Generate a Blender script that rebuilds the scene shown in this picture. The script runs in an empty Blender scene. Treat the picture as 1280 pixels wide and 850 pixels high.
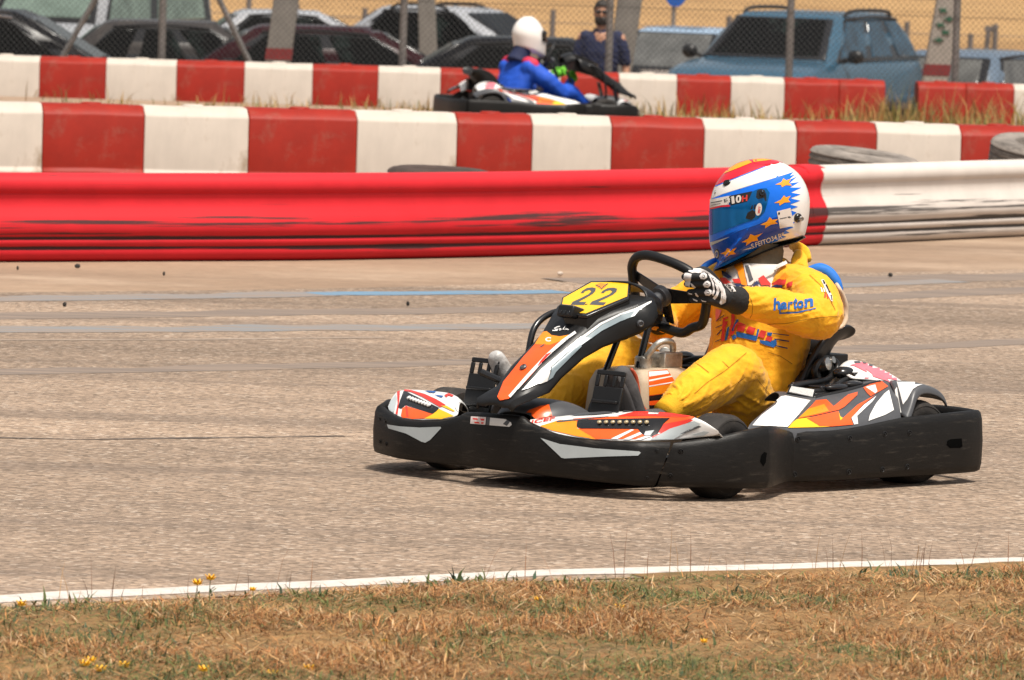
import bpy, bmesh, math, random
import numpy as np
from mathutils import Vector, Matrix, noise, geometry
from mathutils.bvhtree import BVHTree
random.seed(7); rng = np.random.default_rng(7)
scene = bpy.context.scene
EXPO = 0.70
COL = scene.collection
R = math.radians

# ------------------------------------------------------------------ survey of the photograph
F = 8000.0; CAMH = 1.95; PITCH = R(4.03); ROLL = R(1.7)
_r = np.array([1, 0, 0.]); _f = np.array([0, math.cos(PITCH), -math.sin(PITCH)]); _u = np.array([0, math.sin(PITCH), math.cos(PITCH)])
_r2 = math.cos(ROLL)*_r + math.sin(ROLL)*_u; _u2 = math.cos(ROLL)*_u - math.sin(ROLL)*_r
_C = np.array([0, 0, CAMH])
def ray(x, y): return _f + _r2*(x-640)/F - _u2*(y-425)/F
def gp(x, y, z=0.0):
    d = ray(x, y); return _C + d*((z-CAMH)/d[2])
def dp(x, y, D):
    """point seen at (x,y) at depth D (world Y)"""
    d = ray(x, y); return _C + d*(D/d[1])
def pix(p):
    d = np.asarray(p, float)-_C; z = d @ _f
    return 640+F*(d @ _r2)/z, 425-F*(d @ _u2)/z
KA = R(47); K0 = gp(847, 596)
KF = np.array([-math.cos(KA), -math.sin(KA), 0]); KL = np.array([math.sin(KA), -math.cos(KA), 0])
def kw(X, Y, Z): return K0+KF*X+KL*Y+np.array([0, 0, Z])
def kpix(X, Y, Z): return pix(kw(X, Y, Z))
def kray(x, y):
    d = ray(x, y); o = _C-K0
    return np.array([o @ KF, o @ KL, o[2]]), np.array([d @ KF, d @ KL, d[2]])
def on(x, y, ax, val):
    o, d = kray(x, y); t = (val-o[ax])/d[ax]; return Vector((o+d*t).tolist())
def kX(x, y, X): return on(x, y, 0, X)
def kY(x, y, Y): return on(x, y, 1, Y)
def kZ(x, y, Z): return on(x, y, 2, Z)
def kplane(x, y, P0):
    """on the upright plane through P0 that faces the lens"""
    o, d = kray(x, y); n = np.array([math.sin(KA), math.cos(KA), 0])
    t = ((np.array(P0)-o) @ n)/(d @ n); return Vector((o+d*t).tolist())

# ------------------------------------------------------------------ materials
def mat(name, col, rough=.5, metal=0., var=.12, scale=12., bump=0., bscale=60., spec=.5, coat=0., stretch=(1, 1, 1), dirt=None, dirtamt=0., dscale=6., dthr=.55, trans=0., sheen=0.):
    m = bpy.data.materials.new(name); m.use_nodes = True
    nt = m.node_tree; N = nt.nodes; L = nt.links
    b = N['Principled BSDF']
    b.inputs['Roughness'].default_value = rough; b.inputs['Metallic'].default_value = metal
    b.inputs['Specular IOR Level'].default_value = spec; b.inputs['Coat Weight'].default_value = coat
    b.inputs['Coat Roughness'].default_value = .08
    if sheen: b.inputs['Sheen Weight'].default_value = sheen
    if trans: b.inputs['Transmission Weight'].default_value = trans
    tc = N.new('ShaderNodeTexCoord'); mp = N.new('ShaderNodeMapping'); mp.inputs['Scale'].default_value = stretch
    L.new(tc.outputs['Object'], mp.inputs['Vector'])
    nz = N.new('ShaderNodeTexNoise'); nz.inputs['Scale'].default_value = scale; nz.inputs['Detail'].default_value = 5; nz.inputs['Roughness'].default_value = .6
    L.new(mp.outputs[0], nz.inputs['Vector'])
    mr = N.new('ShaderNodeMapRange'); mr.inputs[1].default_value = .3; mr.inputs[2].default_value = .7
    mr.inputs[3].default_value = 1-var; mr.inputs[4].default_value = 1+var
    L.new(nz.outputs['Fac'], mr.inputs[0])
    mx = N.new('ShaderNodeMix'); mx.data_type = 'RGBA'; mx.blend_type = 'MULTIPLY'; mx.inputs[0].default_value = 1
    mx.inputs[6].default_value = (*col, 1); L.new(mr.outputs[0], mx.inputs[7])
    out = mx.outputs[2]
    if dirt is not None:
        n2 = N.new('ShaderNodeTexNoise'); n2.inputs['Scale'].default_value = dscale; n2.inputs['Detail'].default_value = 8; n2.inputs['Roughness'].default_value = .7
        L.new(mp.outputs[0], n2.inputs['Vector'])
        m2 = N.new('ShaderNodeMapRange'); m2.inputs[1].default_value = dthr; m2.inputs[2].default_value = dthr+.18; m2.inputs[4].default_value = dirtamt
        L.new(n2.outputs['Fac'], m2.inputs[0])
        mx2 = N.new('ShaderNodeMix'); mx2.data_type = 'RGBA'; L.new(m2.outputs[0], mx2.inputs[0]); L.new(out, mx2.inputs[6]); mx2.inputs[7].default_value = (*dirt, 1)
        out = mx2.outputs[2]
    L.new(out, b.inputs['Base Color'])
    mr2 = N.new('ShaderNodeMapRange'); mr2.inputs[3].default_value = max(0, rough-.08); mr2.inputs[4].default_value = min(1, rough+.1)
    L.new(nz.outputs['Fac'], mr2.inputs[0]); L.new(mr2.outputs[0], b.inputs['Roughness'])
    if bump:
        n3 = N.new('ShaderNodeTexNoise'); n3.inputs['Scale'].default_value = bscale; n3.inputs['Detail'].default_value = 4
        L.new(mp.outputs[0], n3.inputs['Vector'])
        bp = N.new('ShaderNodeBump'); bp.inputs['Strength'].default_value = bump; bp.inputs['Distance'].default_value = .01
        L.new(n3.outputs['Fac'], bp.inputs['Height']); L.new(bp.outputs[0], b.inputs['Normal'])
    return m
M = {}
def s2l(r, g, b): # sRGB 0-255 -> linear
    f = lambda c: (c/255/12.92) if c/255 <= .04045 else ((c/255+.055)/1.055)**2.4
    return (f(r), f(g), f(b))
M['bumper'] = mat('bumper plastic', (.0078, .007, .0064), .45, var=.3, scale=30, bump=.12, bscale=90, spec=.26, dirt=(.10, .085, .07), dirtamt=.42, dscale=9, dthr=.56, stretch=(1, 1, 7))
M['black'] = mat('black plastic', (.010, .010, .0105), .4, var=.2, bump=.05, spec=.35)
M['gloss_black'] = mat('gloss black', (.012, .012, .013), .2, var=.1)
M['rubber'] = mat('tyre rubber', (.028, .0245, .022), .75, spec=.3, var=.25, bump=.15, bscale=120, dirt=(.16, .125, .095), dirtamt=.3, dscale=20)
M['white'] = mat('white gelcoat', (.78, .77, .75), .25, var=.05, coat=.3, dirt=(.45, .38, .3), dirtamt=.25, dscale=16, dthr=.62)
M['silver'] = mat('pale grey film', (.42, .46, .47), .35, var=.06, dirt=(.35, .3, .25), dirtamt=.3, dscale=25, dthr=.62)
M['steelblue'] = mat('blue grey film', (.24, .30, .33), .35, var=.06)
M['grey'] = mat('dark grey film', (.07, .072, .078), .4, var=.15)
M['orange'] = mat('orange film', (.86, .10, .012), .3, var=.08, coat=.2)
M['amber'] = mat('amber film', (.88, .27, .01), .3, var=.07, coat=.2)
M['yellowfilm'] = mat('yellow film', (.88, .50, .01), .3, var=.05, coat=.2)
M['redfilm'] = mat('red film', (.70, .035, .02), .3, var=.06, coat=.2)
M['pink'] = mat('sun faded red film', (.75, .16, .2), .35, var=.15)
M['blueprint'] = mat('blue print', (.02, .10, .32), .4, var=.08)
M['steel'] = mat('steel', (.45, .44, .42), .32, metal=.9, var=.2)
M['alu'] = mat('cast aluminium', (.5, .48, .44), .45, metal=.7, var=.25, scale=40, bump=.1, dirt=(.08, .06, .04), dirtamt=.6, dscale=30, dthr=.5)
M['tank'] = mat('fuel tank plastic', (.52, .41, .29), .45, var=.08, dirt=(.2, .13, .08), dirtamt=.3, dscale=12)
M['led'] = mat('lamp lens', (.42, .34, .2), .15, var=.1)
M['lens'] = mat('clear lens', (.7, .7, .68), .12, var=.05)

# ------------------------------------------------------------------ mesh helpers
class MB:
    def __init__(s): s.v = []; s.f = []; s.mi = []
    def add(s, vs, fs, mi=0):
        o = len(s.v); s.v += [tuple(v) for v in vs]; s.f += [tuple(i+o for i in f) for f in fs]; s.mi += [mi]*len(fs); return s
    def box(s, c, d, rot=None, mi=0):
        hx, hy, hz = d[0]/2, d[1]/2, d[2]/2
        vs = [Vector((x, y, z)) for x in (-hx, hx) for y in (-hy, hy) for z in (-hz, hz)]
        if rot is not None: vs = [rot @ v for v in vs]
        vs = [v+Vector(c) for v in vs]
        return s.add(vs, [(0, 1, 3, 2), (4, 6, 7, 5), (0, 4, 5, 1), (2, 3, 7, 6), (0, 2, 6, 4), (1, 5, 7, 3)], mi)
    def rings(s, rings, closed=True, cap=True, loop=False, mi=0):
        n = len(rings[0]); vs = [p for r in rings for p in r]; fs = []
        m = len(rings)
        for i in range(m if loop else m-1):
            a = i*n; b = ((i+1) % m)*n
            for j in range(n if closed else n-1):
                k = (j+1) % n
                fs.append((a+j, a+k, b+k, b+j))
        if cap and closed and not loop:
            fs.append(tuple(range(n-1, -1, -1))); fs.append(tuple((m-1)*n+j for j in range(n)))
        return s.add(vs, fs, mi)
    def tube(s, pts, r, n=10, loop=False, mi=0, smooth=0):
        pts = [Vector(p) for p in pts]
        if smooth: pts = crom(pts, smooth, loop)
        rr = r if hasattr(r, '__len__') else [r]*len(pts)
        if len(rr) != len(pts):
            rr = list(np.interp(np.linspace(0, 1, len(pts)), np.linspace(0, 1, len(rr)), rr))
        rings = []; up = None
        for i, p in enumerate(pts):
            a = pts[i-1] if (i > 0 or loop) else p; b = pts[(i+1) % len(pts)] if (i < len(pts)-1 or loop) else p
            t = (b-a).normalized()
            if up is None:
                up = Vector((0, 0, 1)) if abs(t.z) < .9 else Vector((1, 0, 0))
            e1 = (up-t*up.dot(t)).normalized(); up = e1; e2 = t.cross(e1)
            rings.append([p+(e1*math.cos(q)+e2*math.sin(q))*rr[i] for q in [2*math.pi*j/n for j in range(n)]])
        return s.rings(rings, loop=loop, mi=mi)
    def lathe(s, prof, c, axis, n=32, mi=0, cap=False):
        """prof: list of (radius, along)"""
        a = Vector(axis).normalized(); e1 = a.orthogonal().normalized(); e2 = a.cross(e1); c = Vector(c)
        rings = [[c+a*h+(e1*math.cos(q)+e2*math.sin(q))*r for q in [2*math.pi*j/n for j in range(n)]] for r, h in prof]
        return s.rings(rings, cap=cap, mi=mi)
    def prism(s, poly, d, mi=0):
        """poly: 3D loop; extrude along vector d"""
        n = len(poly); d = Vector(d); vs = [Vector(p) for p in poly]+[Vector(p)+d for p in poly]
        fs = [tuple(range(n-1, -1, -1)), tuple(range(n, 2*n))]+[(i, (i+1) % n, n+(i+1) % n, n+i) for i in range(n)]
        return s.add(vs, fs, mi)
    def ell(s, c, r, rot=None, n=16, m=10, mi=0):
        rings = []
        for i in range(1, m):
            th = math.pi*i/m
            ring = []
            for j in range(n):
                ph = 2*math.pi*j/n
                v = Vector((r[0]*math.sin(th)*math.cos(ph), r[1]*math.sin(th)*math.sin(ph), r[2]*math.cos(th)))
                if rot is not None: v = rot @ v
                ring.append(v+Vector(c))
            rings.append(ring)
        return s.rings(rings, mi=mi)
    def grid(s, rows, thick=0, mi=0):
        """open surface of rows of points; thick>0 gives it a back face offset along -normal"""
        h = len(rows); w = len(rows[0]); vs = [Vector(p) for r in rows for p in r]
        fs = [(i*w+j, i*w+j+1, (i+1)*w+j+1, (i+1)*w+j) for i in range(h-1) for j in range(w-1)]
        if not thick: return s.add(vs, fs, mi)
        nr = [Vector() for _ in vs]
        for f in fs:
            n = (vs[f[1]]-vs[f[0]]).cross(vs[f[3]]-vs[f[0]])
            for i in f: nr[i] += n
        bk = [v-n.normalized()*thick for v, n in zip(vs, nr)]
        N = len(vs)
        f2 = [tuple(N+i for i in reversed(f)) for f in fs]
        edge = [i for i in range(w)]+[i*w+w-1 for i in range(1, h)]+[(h-1)*w+j for j in range(w-2, -1, -1)]+[i*w for i in range(h-2, 0, -1)]
        f3 = [(edge[(i+1) % len(edge)], edge[i], N+edge[i], N+edge[(i+1) % len(edge)]) for i in range(len(edge))]
        return s.add(vs+bk, fs+f2+f3, mi)
    def mirror(s):
        m = MB(); m.v = [(x, -y, z) for x, y, z in s.v]; m.f = [tuple(reversed(f)) for f in s.f]; m.mi = list(s.mi); return m
def crom(pts, k, loop=False):
    out = []; n = len(pts)
    for i in range(n if loop else n-1):
        if loop: p0, p1, p2, p3 = pts[i-1], pts[i], pts[(i+1) % n], pts[(i+2) % n]
        else: p0, p1, p2, p3 = pts[max(i-1, 0)], pts[i], pts[i+1], pts[min(i+2, n-1)]
        for q in range(k):
            t = q/k
            out.append(.5*((2*p1)+(p2-p0)*t+(2*p0-5*p1+4*p2-p3)*t*t+(3*p1-p0-3*p2+p3)*t**3))
    if not loop: out.append(pts[-1])
    return out
def obj(name, mb, m, parent=None, smooth=40, bevel=0., subsurf=0, seg=2):
    me = bpy.data.meshes.new(name); me.from_pydata(mb.v, [], mb.f)
    ms = m if isinstance(m, (list, tuple)) else [m]
    for q in ms: me.materials.append(q)
    if len(ms) > 1: me.polygons.foreach_set('material_index', mb.mi)
    bm = bmesh.new(); bm.from_mesh(me); bmesh.ops.recalc_face_normals(bm, faces=bm.faces); bm.to_mesh(me); bm.free()
    me.validate(); 
    if smooth:
        me.polygons.foreach_set('use_smooth', [True]*len(me.polygons))
        if smooth < 180 and not bevel: me.set_sharp_from_angle(angle=R(smooth))
    o = bpy.data.objects.new(name, me); COL.objects.link(o)
    if parent is not None: o.parent = parent
    if bevel:
        b = o.modifiers.new('bevel', 'BEVEL'); b.width = bevel; b.segments = seg; b.limit_method = 'ANGLE'; b.angle_limit = R(35); b.harden_normals = False
        me.set_sharp_from_angle(angle=R(60))
    if subsurf:
        b = o.modifiers.new('sub', 'SUBSURF'); b.levels = b.render_levels = subsurf
    return o
def obj_open(name, mb, m, parent=None, smooth=40, solid=0., subsurf=0):
    """open sheet; optional subdivision, then solidify"""
    o = obj(name, mb, m, parent, smooth)
    if subsurf:
        b = o.modifiers.new('sub', 'SUBSURF'); b.levels = b.render_levels = subsurf
    if solid:
        b = o.modifiers.new('solid', 'SOLIDIFY'); b.thickness = solid; b.offset = 0
    return o
def thing(name, label, cat, loc=(0, 0, 0), rz=0, group=None):
    o = bpy.data.objects.new(name, None); COL.objects.link(o); o.location = loc; o.rotation_euler = (0, 0, rz); o.empty_display_size = .2
    o['label'] = label; o['category'] = cat
    if group: o['group'] = group
    return o
def tag(o, label=None, cat=None, group=None, kind=None):
    if label: o['label'] = label
    if cat: o['category'] = cat
    if group: o['group'] = group
    if kind: o['kind'] = kind
    return o
def copy_tree(o, parent=None, skip=()):
    c = o.copy(); COL.objects.link(c)
    if parent is not None: c.parent = parent
    for ch in list(o.children):
        if ch not in skip: copy_tree(ch, c, skip)
    return c
# ------------------------------------------------------------------ drape: printed films and embroidery laid on a real surface
def bvh(*objs):
    dg = bpy.context.evaluated_depsgraph_get(); dg.update()
    V = []; Fc = []
    for o in objs:
        e = o.evaluated_get(dg); me = e.to_mesh(); k = len(V)
        V += [v.co.copy() for v in me.vertices]; Fc += [tuple(i+k for i in p.vertices) for p in me.polygons]; e.to_mesh_clear()
    return BVHTree.FromPolygons(V, Fc)
def tess(poly, step):
    pts = []
    n = len(poly)
    for i in range(n):
        a = Vector(poly[i]); b = Vector(poly[(i+1) % n]); k = max(1, int((b-a).length/step))
        for q in range(k): pts.append(a+(b-a)*q/k)
    ne = len(pts); edges = [(i, (i+1) % ne) for i in range(ne)]
    xs = [p[0] for p in pts]; ys = [p[1] for p in pts]
    x = min(xs)+step*.5
    while x < max(xs):
        y = min(ys)+step*.5
        while y < max(ys):
            if inside((x, y), pts) and edist((x, y), pts) > step*.4: pts.append(Vector((x, y)))
            y += step
        x += step
    v, e, f, *_ = geometry.delaunay_2d_cdt([Vector((p[0], p[1])) for p in pts], edges, [], 1, 1e-5)
    return v, [t for t in f if inside(((v[t[0]][0]+v[t[1]][0]+v[t[2]][0])/3, (v[t[0]][1]+v[t[1]][1]+v[t[2]][1])/3), pts[:ne])]
def edist(p, poly):
    return min((Vector(p)-Vector(q)).length for q in poly)
def inside(p, poly):
    x, y = p[0], p[1]; c = False; j = len(poly)-1
    for i in range(len(poly)):
        xi, yi = poly[i][0], poly[i][1]; xj, yj = poly[j][0], poly[j][1]
        if (yi > y) != (yj > y) and x < (xj-xi)*(y-yi)/(yj-yi)+xi: c = not c
        j = i
    return c
def drape_to(mb, tree, poly, off=.0015, step=3., mi=0, tri=None, maxd=None):
    v, f = tri if tri else tess(poly, step)
    out = []; ok = []
    for p in v:
        o, d = kray(p[0], p[1]); d = Vector(d.tolist()); o = Vector(o.tolist()); dn = d.normalized()
        h, n, _, t = tree.ray_cast(o, dn)
        if h is None: out.append(Vector((0, 0, 0))); ok.append(False)
        else:
            if n.dot(dn) > 0: n = -n
            out.append(h+n*(.0004+off*.42)); ok.append(True)
    fs = [t for t in f if all(ok[i] for i in t) and (maxd is None or max((out[t[i]]-out[t[i-1]]).length for i in range(3)) < maxd)]
    used = sorted({i for t in fs for i in t}); ix = {i: k for k, i in enumerate(used)}
    # orient towards the lens
    o0 = Vector(kray(640, 425)[0].tolist())
    g = []
    for t in fs:
        a, b, c = (out[i] for i in t); nn = (b-a).cross(c-a)
        t2 = tuple(ix[i] for i in t)
        g.append(t2 if nn.dot(o0-a) > 0 else t2[::-1])
    mb.add([out[i] for i in used], g, mi)
    return mb
def island(mb):
    """keep the largest connected piece"""
    par = list(range(len(mb.v)))
    def find(i):
        while par[i] != i: par[i] = par[par[i]]; i = par[i]
        return i
    for f in mb.f:
        for i in f[1:]: par[find(i)] = find(f[0])
    cnt = {}
    for f in mb.f: k = find(f[0]); cnt[k] = cnt.get(k, 0)+1
    k = max(cnt, key=cnt.get); m = MB(); fs = [f for f in mb.f if find(f[0]) == k]; used = sorted({i for f in fs for i in f}); ix = {i: j for j, i in enumerate(used)}
    return m.add([mb.v[i] for i in used], [tuple(ix[i] for i in f) for f in fs])
def film(name, tree, polys, m, parent, off=.0015, step=3., maxd=.08, mirror=False):
    """one thin printed film per outline"""
    res = []; twins = []
    for p in polys:
        mb = MB(); drape_to(mb, tree, p, off, step, maxd=maxd)
        if not mb.f: continue
        mb = island(mb)
        for q, lst in (((mb, res), (mb.mirror(), twins)) if mirror else ((mb, res),)):
            me = bpy.data.meshes.new(name); me.from_pydata(q.v, [], q.f); me.materials.append(m)
            me.polygons.foreach_set('use_smooth', [True]*len(me.polygons))
            o = bpy.data.objects.new(name, me); COL.objects.link(o); o.parent = parent; lst.append(o)
    if mirror: return res[0], twins[0], twins
    return res[0] if res else None
def line(pts, w):
    """polyline with pixel width w -> polygon"""
    P = [Vector(p) for p in pts]; l = []; r = []
    for i, p in enumerate(P):
        t = (P[min(i+1, len(P)-1)]-P[max(i-1, 0)]).normalized(); n = Vector((-t.y, t.x))*w/2
        l.append(p+n); r.append(p-n)
    return l+r[::-1]
def text_tri(s, frame, bold=0., shear=0., space=1.):
    """text outline triangles in photo coordinates; frame=(origin, baseline end, top-left) maps the unit box"""
    cu = bpy.data.curves.new('t', 'FONT'); cu.body = s; cu.size = 1; cu.fill_mode = 'FRONT'; cu.offset = bold; cu.shear = shear; cu.space_character = space
    o = bpy.data.objects.new('t', cu); COL.objects.link(o)
    dg = bpy.context.evaluated_depsgraph_get(); dg.update()
    me = bpy.data.meshes.new_from_object(o.evaluated_get(dg)); bpy.data.objects.remove(o); bpy.data.curves.remove(cu)
    vs = [v.co.copy() for v in me.vertices]
    me.calc_loop_triangles(); fs = [tuple(t.vertices) for t in me.loop_triangles]
    x0 = min(v.x for v in vs); x1 = max(v.x for v in vs); y0 = min(v.y for v in vs); y1 = max(v.y for v in vs)
    bpy.data.meshes.remove(me)
    o_, b_, t_ = (Vector(p) for p in frame)
    return [o_+(b_-o_)*((v.x-x0)/(x1-x0))+(t_-o_)*((v.y-y0)/(y1-y0)) for v in vs], fs
def text_film(name, tree, s, frame, m, parent, off=.0025, **k):
    mb = MB(); drape_to(mb, tree, None, off, tri=text_tri(s, frame, **k), maxd=.08)
    me = bpy.data.meshes.new(name); me.from_pydata(mb.v, [], mb.f); me.materials.append(m)
    o = bpy.data.objects.new(name, me); COL.objects.link(o); o.parent = parent
    return o
# ------------------------------------------------------------------ light, sky, camera
w = bpy.data.worlds.new('World'); scene.world = w; w.use_nodes = True
SUN_EL, SUN_AZ = R(70), R(150)     # azimuth measured from +Y (away from the lens) towards +X
nt = w.node_tree; sk = nt.nodes.new('ShaderNodeTexSky'); sk.sky_type = 'NISHITA'; sk.sun_disc = False
sk.sun_elevation = SUN_EL; sk.sun_rotation = SUN_AZ; sk.dust_density = 4.0; sk.air_density = 1.0; sk.ozone_density = .6
hs = nt.nodes.new('ShaderNodeHueSaturation'); hs.inputs['Saturation'].default_value = .42   # thin high cloud whitens the sky
nt.links.new(sk.outputs[0], hs.inputs['Color'])
wm = nt.nodes.new('ShaderNodeMix'); wm.data_type = 'RGBA'; wm.blend_type = 'MULTIPLY'; wm.inputs[0].default_value = 1; wm.inputs[7].default_value = (1, .97, .92, 1)
nt.links.new(hs.outputs[0], wm.inputs[6]); nt.links.new(wm.outputs[2], nt.nodes['Background'].inputs[0]); nt.nodes['Background'].inputs[1].default_value = .085
sl = bpy.data.lights.new('sun', 'SUN'); sl.energy = 2.9; sl.angle = R(8); sl.color = (1, .94, .85)
so = bpy.data.objects.new('sun', sl); COL.objects.link(so)
sd = Vector((math.sin(SUN_AZ)*math.cos(SUN_EL), math.cos(SUN_AZ)*math.cos(SUN_EL), math.sin(SUN_EL)))
so.rotation_euler = sd.to_track_quat('Z', 'Y').to_euler()
cam = bpy.data.cameras.new('camera'); co = bpy.data.objects.new('camera', cam); COL.objects.link(co); scene.camera = co
cam.sensor_width = 36; cam.sensor_fit = 'HORIZONTAL'; cam.lens = F/1280*36; cam.clip_start = .5; cam.clip_end = 6000
mm = Matrix.Identity(4)
for i in range(3): mm[i][0] = _r2[i]; mm[i][1] = _u2[i]; mm[i][2] = -_f[i]; mm[i][3] = _C[i]
co.matrix_world = mm
cam.dof.use_dof = True; cam.dof.focus_distance = 21.2; cam.dof.aperture_fstop = 13
vs = scene.view_settings; vs.view_transform = 'Standard'; vs.look = 'None'; vs.gamma = 1; vs.use_curve_mapping = False; vs.exposure = EXPO
scene.cycles.use_denoising = True; scene.cycles.max_bounces = 6

# ------------------------------------------------------------------ ground
def zg(y): return float(np.interp(y, [42, 57, 61.75, 62.5, 76, 100, 112, 4000], [0, -.16, -.16, -.85, -1.15, -1.4, -1.5, -1.5]))
def ground_mat(name, c1, c2, c3, scales, bump=.3, stretch=(1, 1, 1), grain=60., grainamt=.25):
    m = bpy.data.materials.new(name); m.use_nodes = True; N = m.node_tree.nodes; L = m.node_tree.links; b = N['Principled BSDF']
    b.inputs['Roughness'].default_value = .9; b.inputs['Specular IOR Level'].default_value = .25
    tc = N.new('ShaderNodeTexCoord'); mp = N.new('ShaderNodeMapping'); mp.inputs['Scale'].default_value = stretch; L.new(tc.outputs['Object'], mp.inputs[0])
    def nz(s, d=6, r=.65):
        n = N.new('ShaderNodeTexNoise'); n.inputs['Scale'].default_value = s; n.inputs['Detail'].default_value = d; n.inputs['Roughness'].default_value = r; L.new(mp.outputs[0], n.inputs['Vector']); return n
    def mixc(fac, a, b_):
        x = N.new('ShaderNodeMix'); x.data_type = 'RGBA'; L.new(fac, x.inputs[0])
        for i, q in ((6, a), (7, b_)):
            if isinstance(q, tuple): x.inputs[i].default_value = (*q, 1)
            else: L.new(q, x.inputs[i])
        return x.outputs[2]
    def ramp(o, a, b_):
        x = N.new('ShaderNodeMapRange'); x.inputs[1].default_value = a; x.inputs[2].default_value = b_; L.new(o, x.inputs[0]); return x.outputs[0]
    col = mixc(ramp(nz(scales[0]).outputs['Fac'], .35, .65), c1, c2)
    col = mixc(ramp(nz(scales[1]).outputs['Fac'], .5, .72), col, c3)
    g = nz(grain, 3, .8)
    mr = N.new('ShaderNodeMapRange'); mr.inputs[1].default_value = .25; mr.inputs[2].default_value = .75; mr.inputs[3].default_value = 1-grainamt; mr.inputs[4].default_value = 1+grainamt; L.new(g.outputs['Fac'], mr.inputs[0])
    x = N.new('ShaderNodeMix'); x.data_type = 'RGBA'; x.blend_type = 'MULTIPLY'; x.inputs[0].default_value = 1; L.new(col, x.inputs[6]); L.new(mr.outputs[0], x.inputs[7])
    L.new(x.outputs[2], b.inputs['Base Color'])
    bp = N.new('ShaderNodeBump'); bp.inputs['Strength'].default_value = bump; bp.inputs['Distance'].default_value = .02; L.new(g.outputs['Fac'], bp.inputs['Height']); L.new(bp.outputs[0], b.inputs['Normal'])
    return m, N, L, b, mixc, ramp, nz, x
M['dirt'] = ground_mat('dusty earth', (.31, .215, .145), (.23, .158, .108), (.38, .28, .20), (.6, 1.7), stretch=(.35, 1, 1), grain=26)[0]
M['fieldm'] = ground_mat('ripe grain', (.40, .245, .105), (.33, .19, .078), (.25, .145, .06), (.09, .5), stretch=(.5, .22, 1), grain=3.2, grainamt=.3)[0]
M['soil'] = ground_mat('dark soil', (.20, .115, .05), (.30, .18, .075), (.09, .065, .03), (2, 9), grain=45, grainamt=.4)[0]
mb = MB()
xs = [-700, -120, -30, -12, -6, -3, -1.5, 0, 1.5, 3, 6, 12, 30, 120, 700]
ys = [-40, 0, 10, 14, 20, 30, 38, 42, 46, 50, 54, 57, 60, 61.75, 62.5, 66, 70, 76, 84, 92, 100, 112, 200, 500, 1200, 3500]
mb.grid([[(x, y, zg(y)) for x in xs] for y in ys])
g = obj('ground', mb, M['dirt'], smooth=180); tag(g, kind='structure')
mb = MB()
fy = [112, 130, 160, 200, 300, 500, 900, 1800, 3400]
mb.grid([[(x, y, zg(y)+.03+.25*min(1, (y-112)/20)) for x in xs] for y in fy])
tag(obj('field', mb, M['fieldm'], smooth=180), kind='structure')

# asphalt
NEAR = [(-900, 812), (-300, 770), (0, 751), (100, 745.5), (200, 741.5), (320, 735.5), (480, 728), (640, 720), (800, 715), (960, 711), (1140, 705.5), (1280, 703), (1600, 697), (2200, 690)]
FAR = [(-900, 375), (-300, 370), (0, 366.5), (220, 364.5), (430, 361.5), (660, 355), (880, 347), (1080, 342), (1280, 337.5), (1600, 329), (2200, 312)]
def extend(L_, x0=-9.5, x1=9.5):
    a, b_, c, d = L_[0], L_[1], L_[-2], L_[-1]
    return [a+(b_-a)*((x0-a[0])/(b_[0]-a[0]))]+list(L_)+[d+(d-c)*((x1-d[0])/(d[0]-c[0]))]
near = extend([gp(*p) for p in NEAR]); far = extend([gp(*p) for p in FAR])
def off(line_, d):
    out = []
    for i, p in enumerate(line_):
        t = line_[min(i+1, len(line_)-1)]-line_[max(0, i-1)]; n = np.array([-t[1], t[0], 0]); n = n/np.linalg.norm(n); out.append(p+n*d)
    return out
def at_x(line_, x): return float(np.interp(x, [p[0] for p in line_], [p[1] for p in line_]))
XS = list(np.linspace(-9, 9, 73))
m, N, L, b, mixc, ramp, nz, last = ground_mat('worn asphalt', (.29, .212, .153), (.237, .175, .128), (.335, .247, .18), (.8, .45), stretch=(.16, 1, 1), grain=16, grainamt=.15, bump=.25)
# stone chips, tyre-polished bands and rubber streaks along the track
tc = N.new('ShaderNodeTexCoord')
def mapped(scale):
    mp = N.new('ShaderNodeMapping'); mp.inputs['Scale'].default_value = scale; L.new(tc.outputs['Object'], mp.inputs[0]); return mp.outputs[0]
vo = N.new('ShaderNodeTexVoronoi'); vo.inputs['Scale'].default_value = 1; L.new(mapped((58, 95, 95)), vo.inputs['Vector'])
sp = N.new('ShaderNodeSeparateColor'); L.new(vo.outputs['Color'], sp.inputs[0])
mr = N.new('ShaderNodeMapRange'); mr.inputs[3].default_value = .5; mr.inputs[4].default_value = 1.5; L.new(sp.outputs[0], mr.inputs[0])
mulc = N.new('ShaderNodeMix'); mulc.data_type = 'RGBA'; mulc.blend_type = 'MULTIPLY'; mulc.inputs[0].default_value = 1; L.new(last.outputs[2], mulc.inputs[6]); L.new(mr.outputs[0], mulc.inputs[7])
ns = N.new('ShaderNodeTexNoise'); ns.inputs['Scale'].default_value = 1; ns.inputs['Detail'].default_value = 7; ns.inputs['Roughness'].default_value = .6; L.new(mapped((.10, 1.5, 1)), ns.inputs['Vector'])
spk = ramp(sp.outputs[1], .94, .97); mulc_o = mixc(spk, mulc.outputs[2], (.50, .41, .33))
c2 = mixc(ramp(ns.outputs['Fac'], .50, .76), mulc_o, (.125, .095, .076))
ns2 = N.new('ShaderNodeTexNoise'); ns2.inputs['Scale'].default_value = 1; ns2.inputs['Detail'].default_value = 3; L.new(mapped((.22, 7, 1)), ns2.inputs['Vector'])
ns3 = N.new('ShaderNodeTexNoise'); ns3.inputs['Scale'].default_value = 1; ns3.inputs['Detail'].default_value = 2; L.new(mapped((.04, .55, 1)), ns3.inputs['Vector'])
c2 = mixc(ramp(ns3.outputs['Fac'], .46, .62), c2, (.165, .128, .102)) if False else c2
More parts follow.
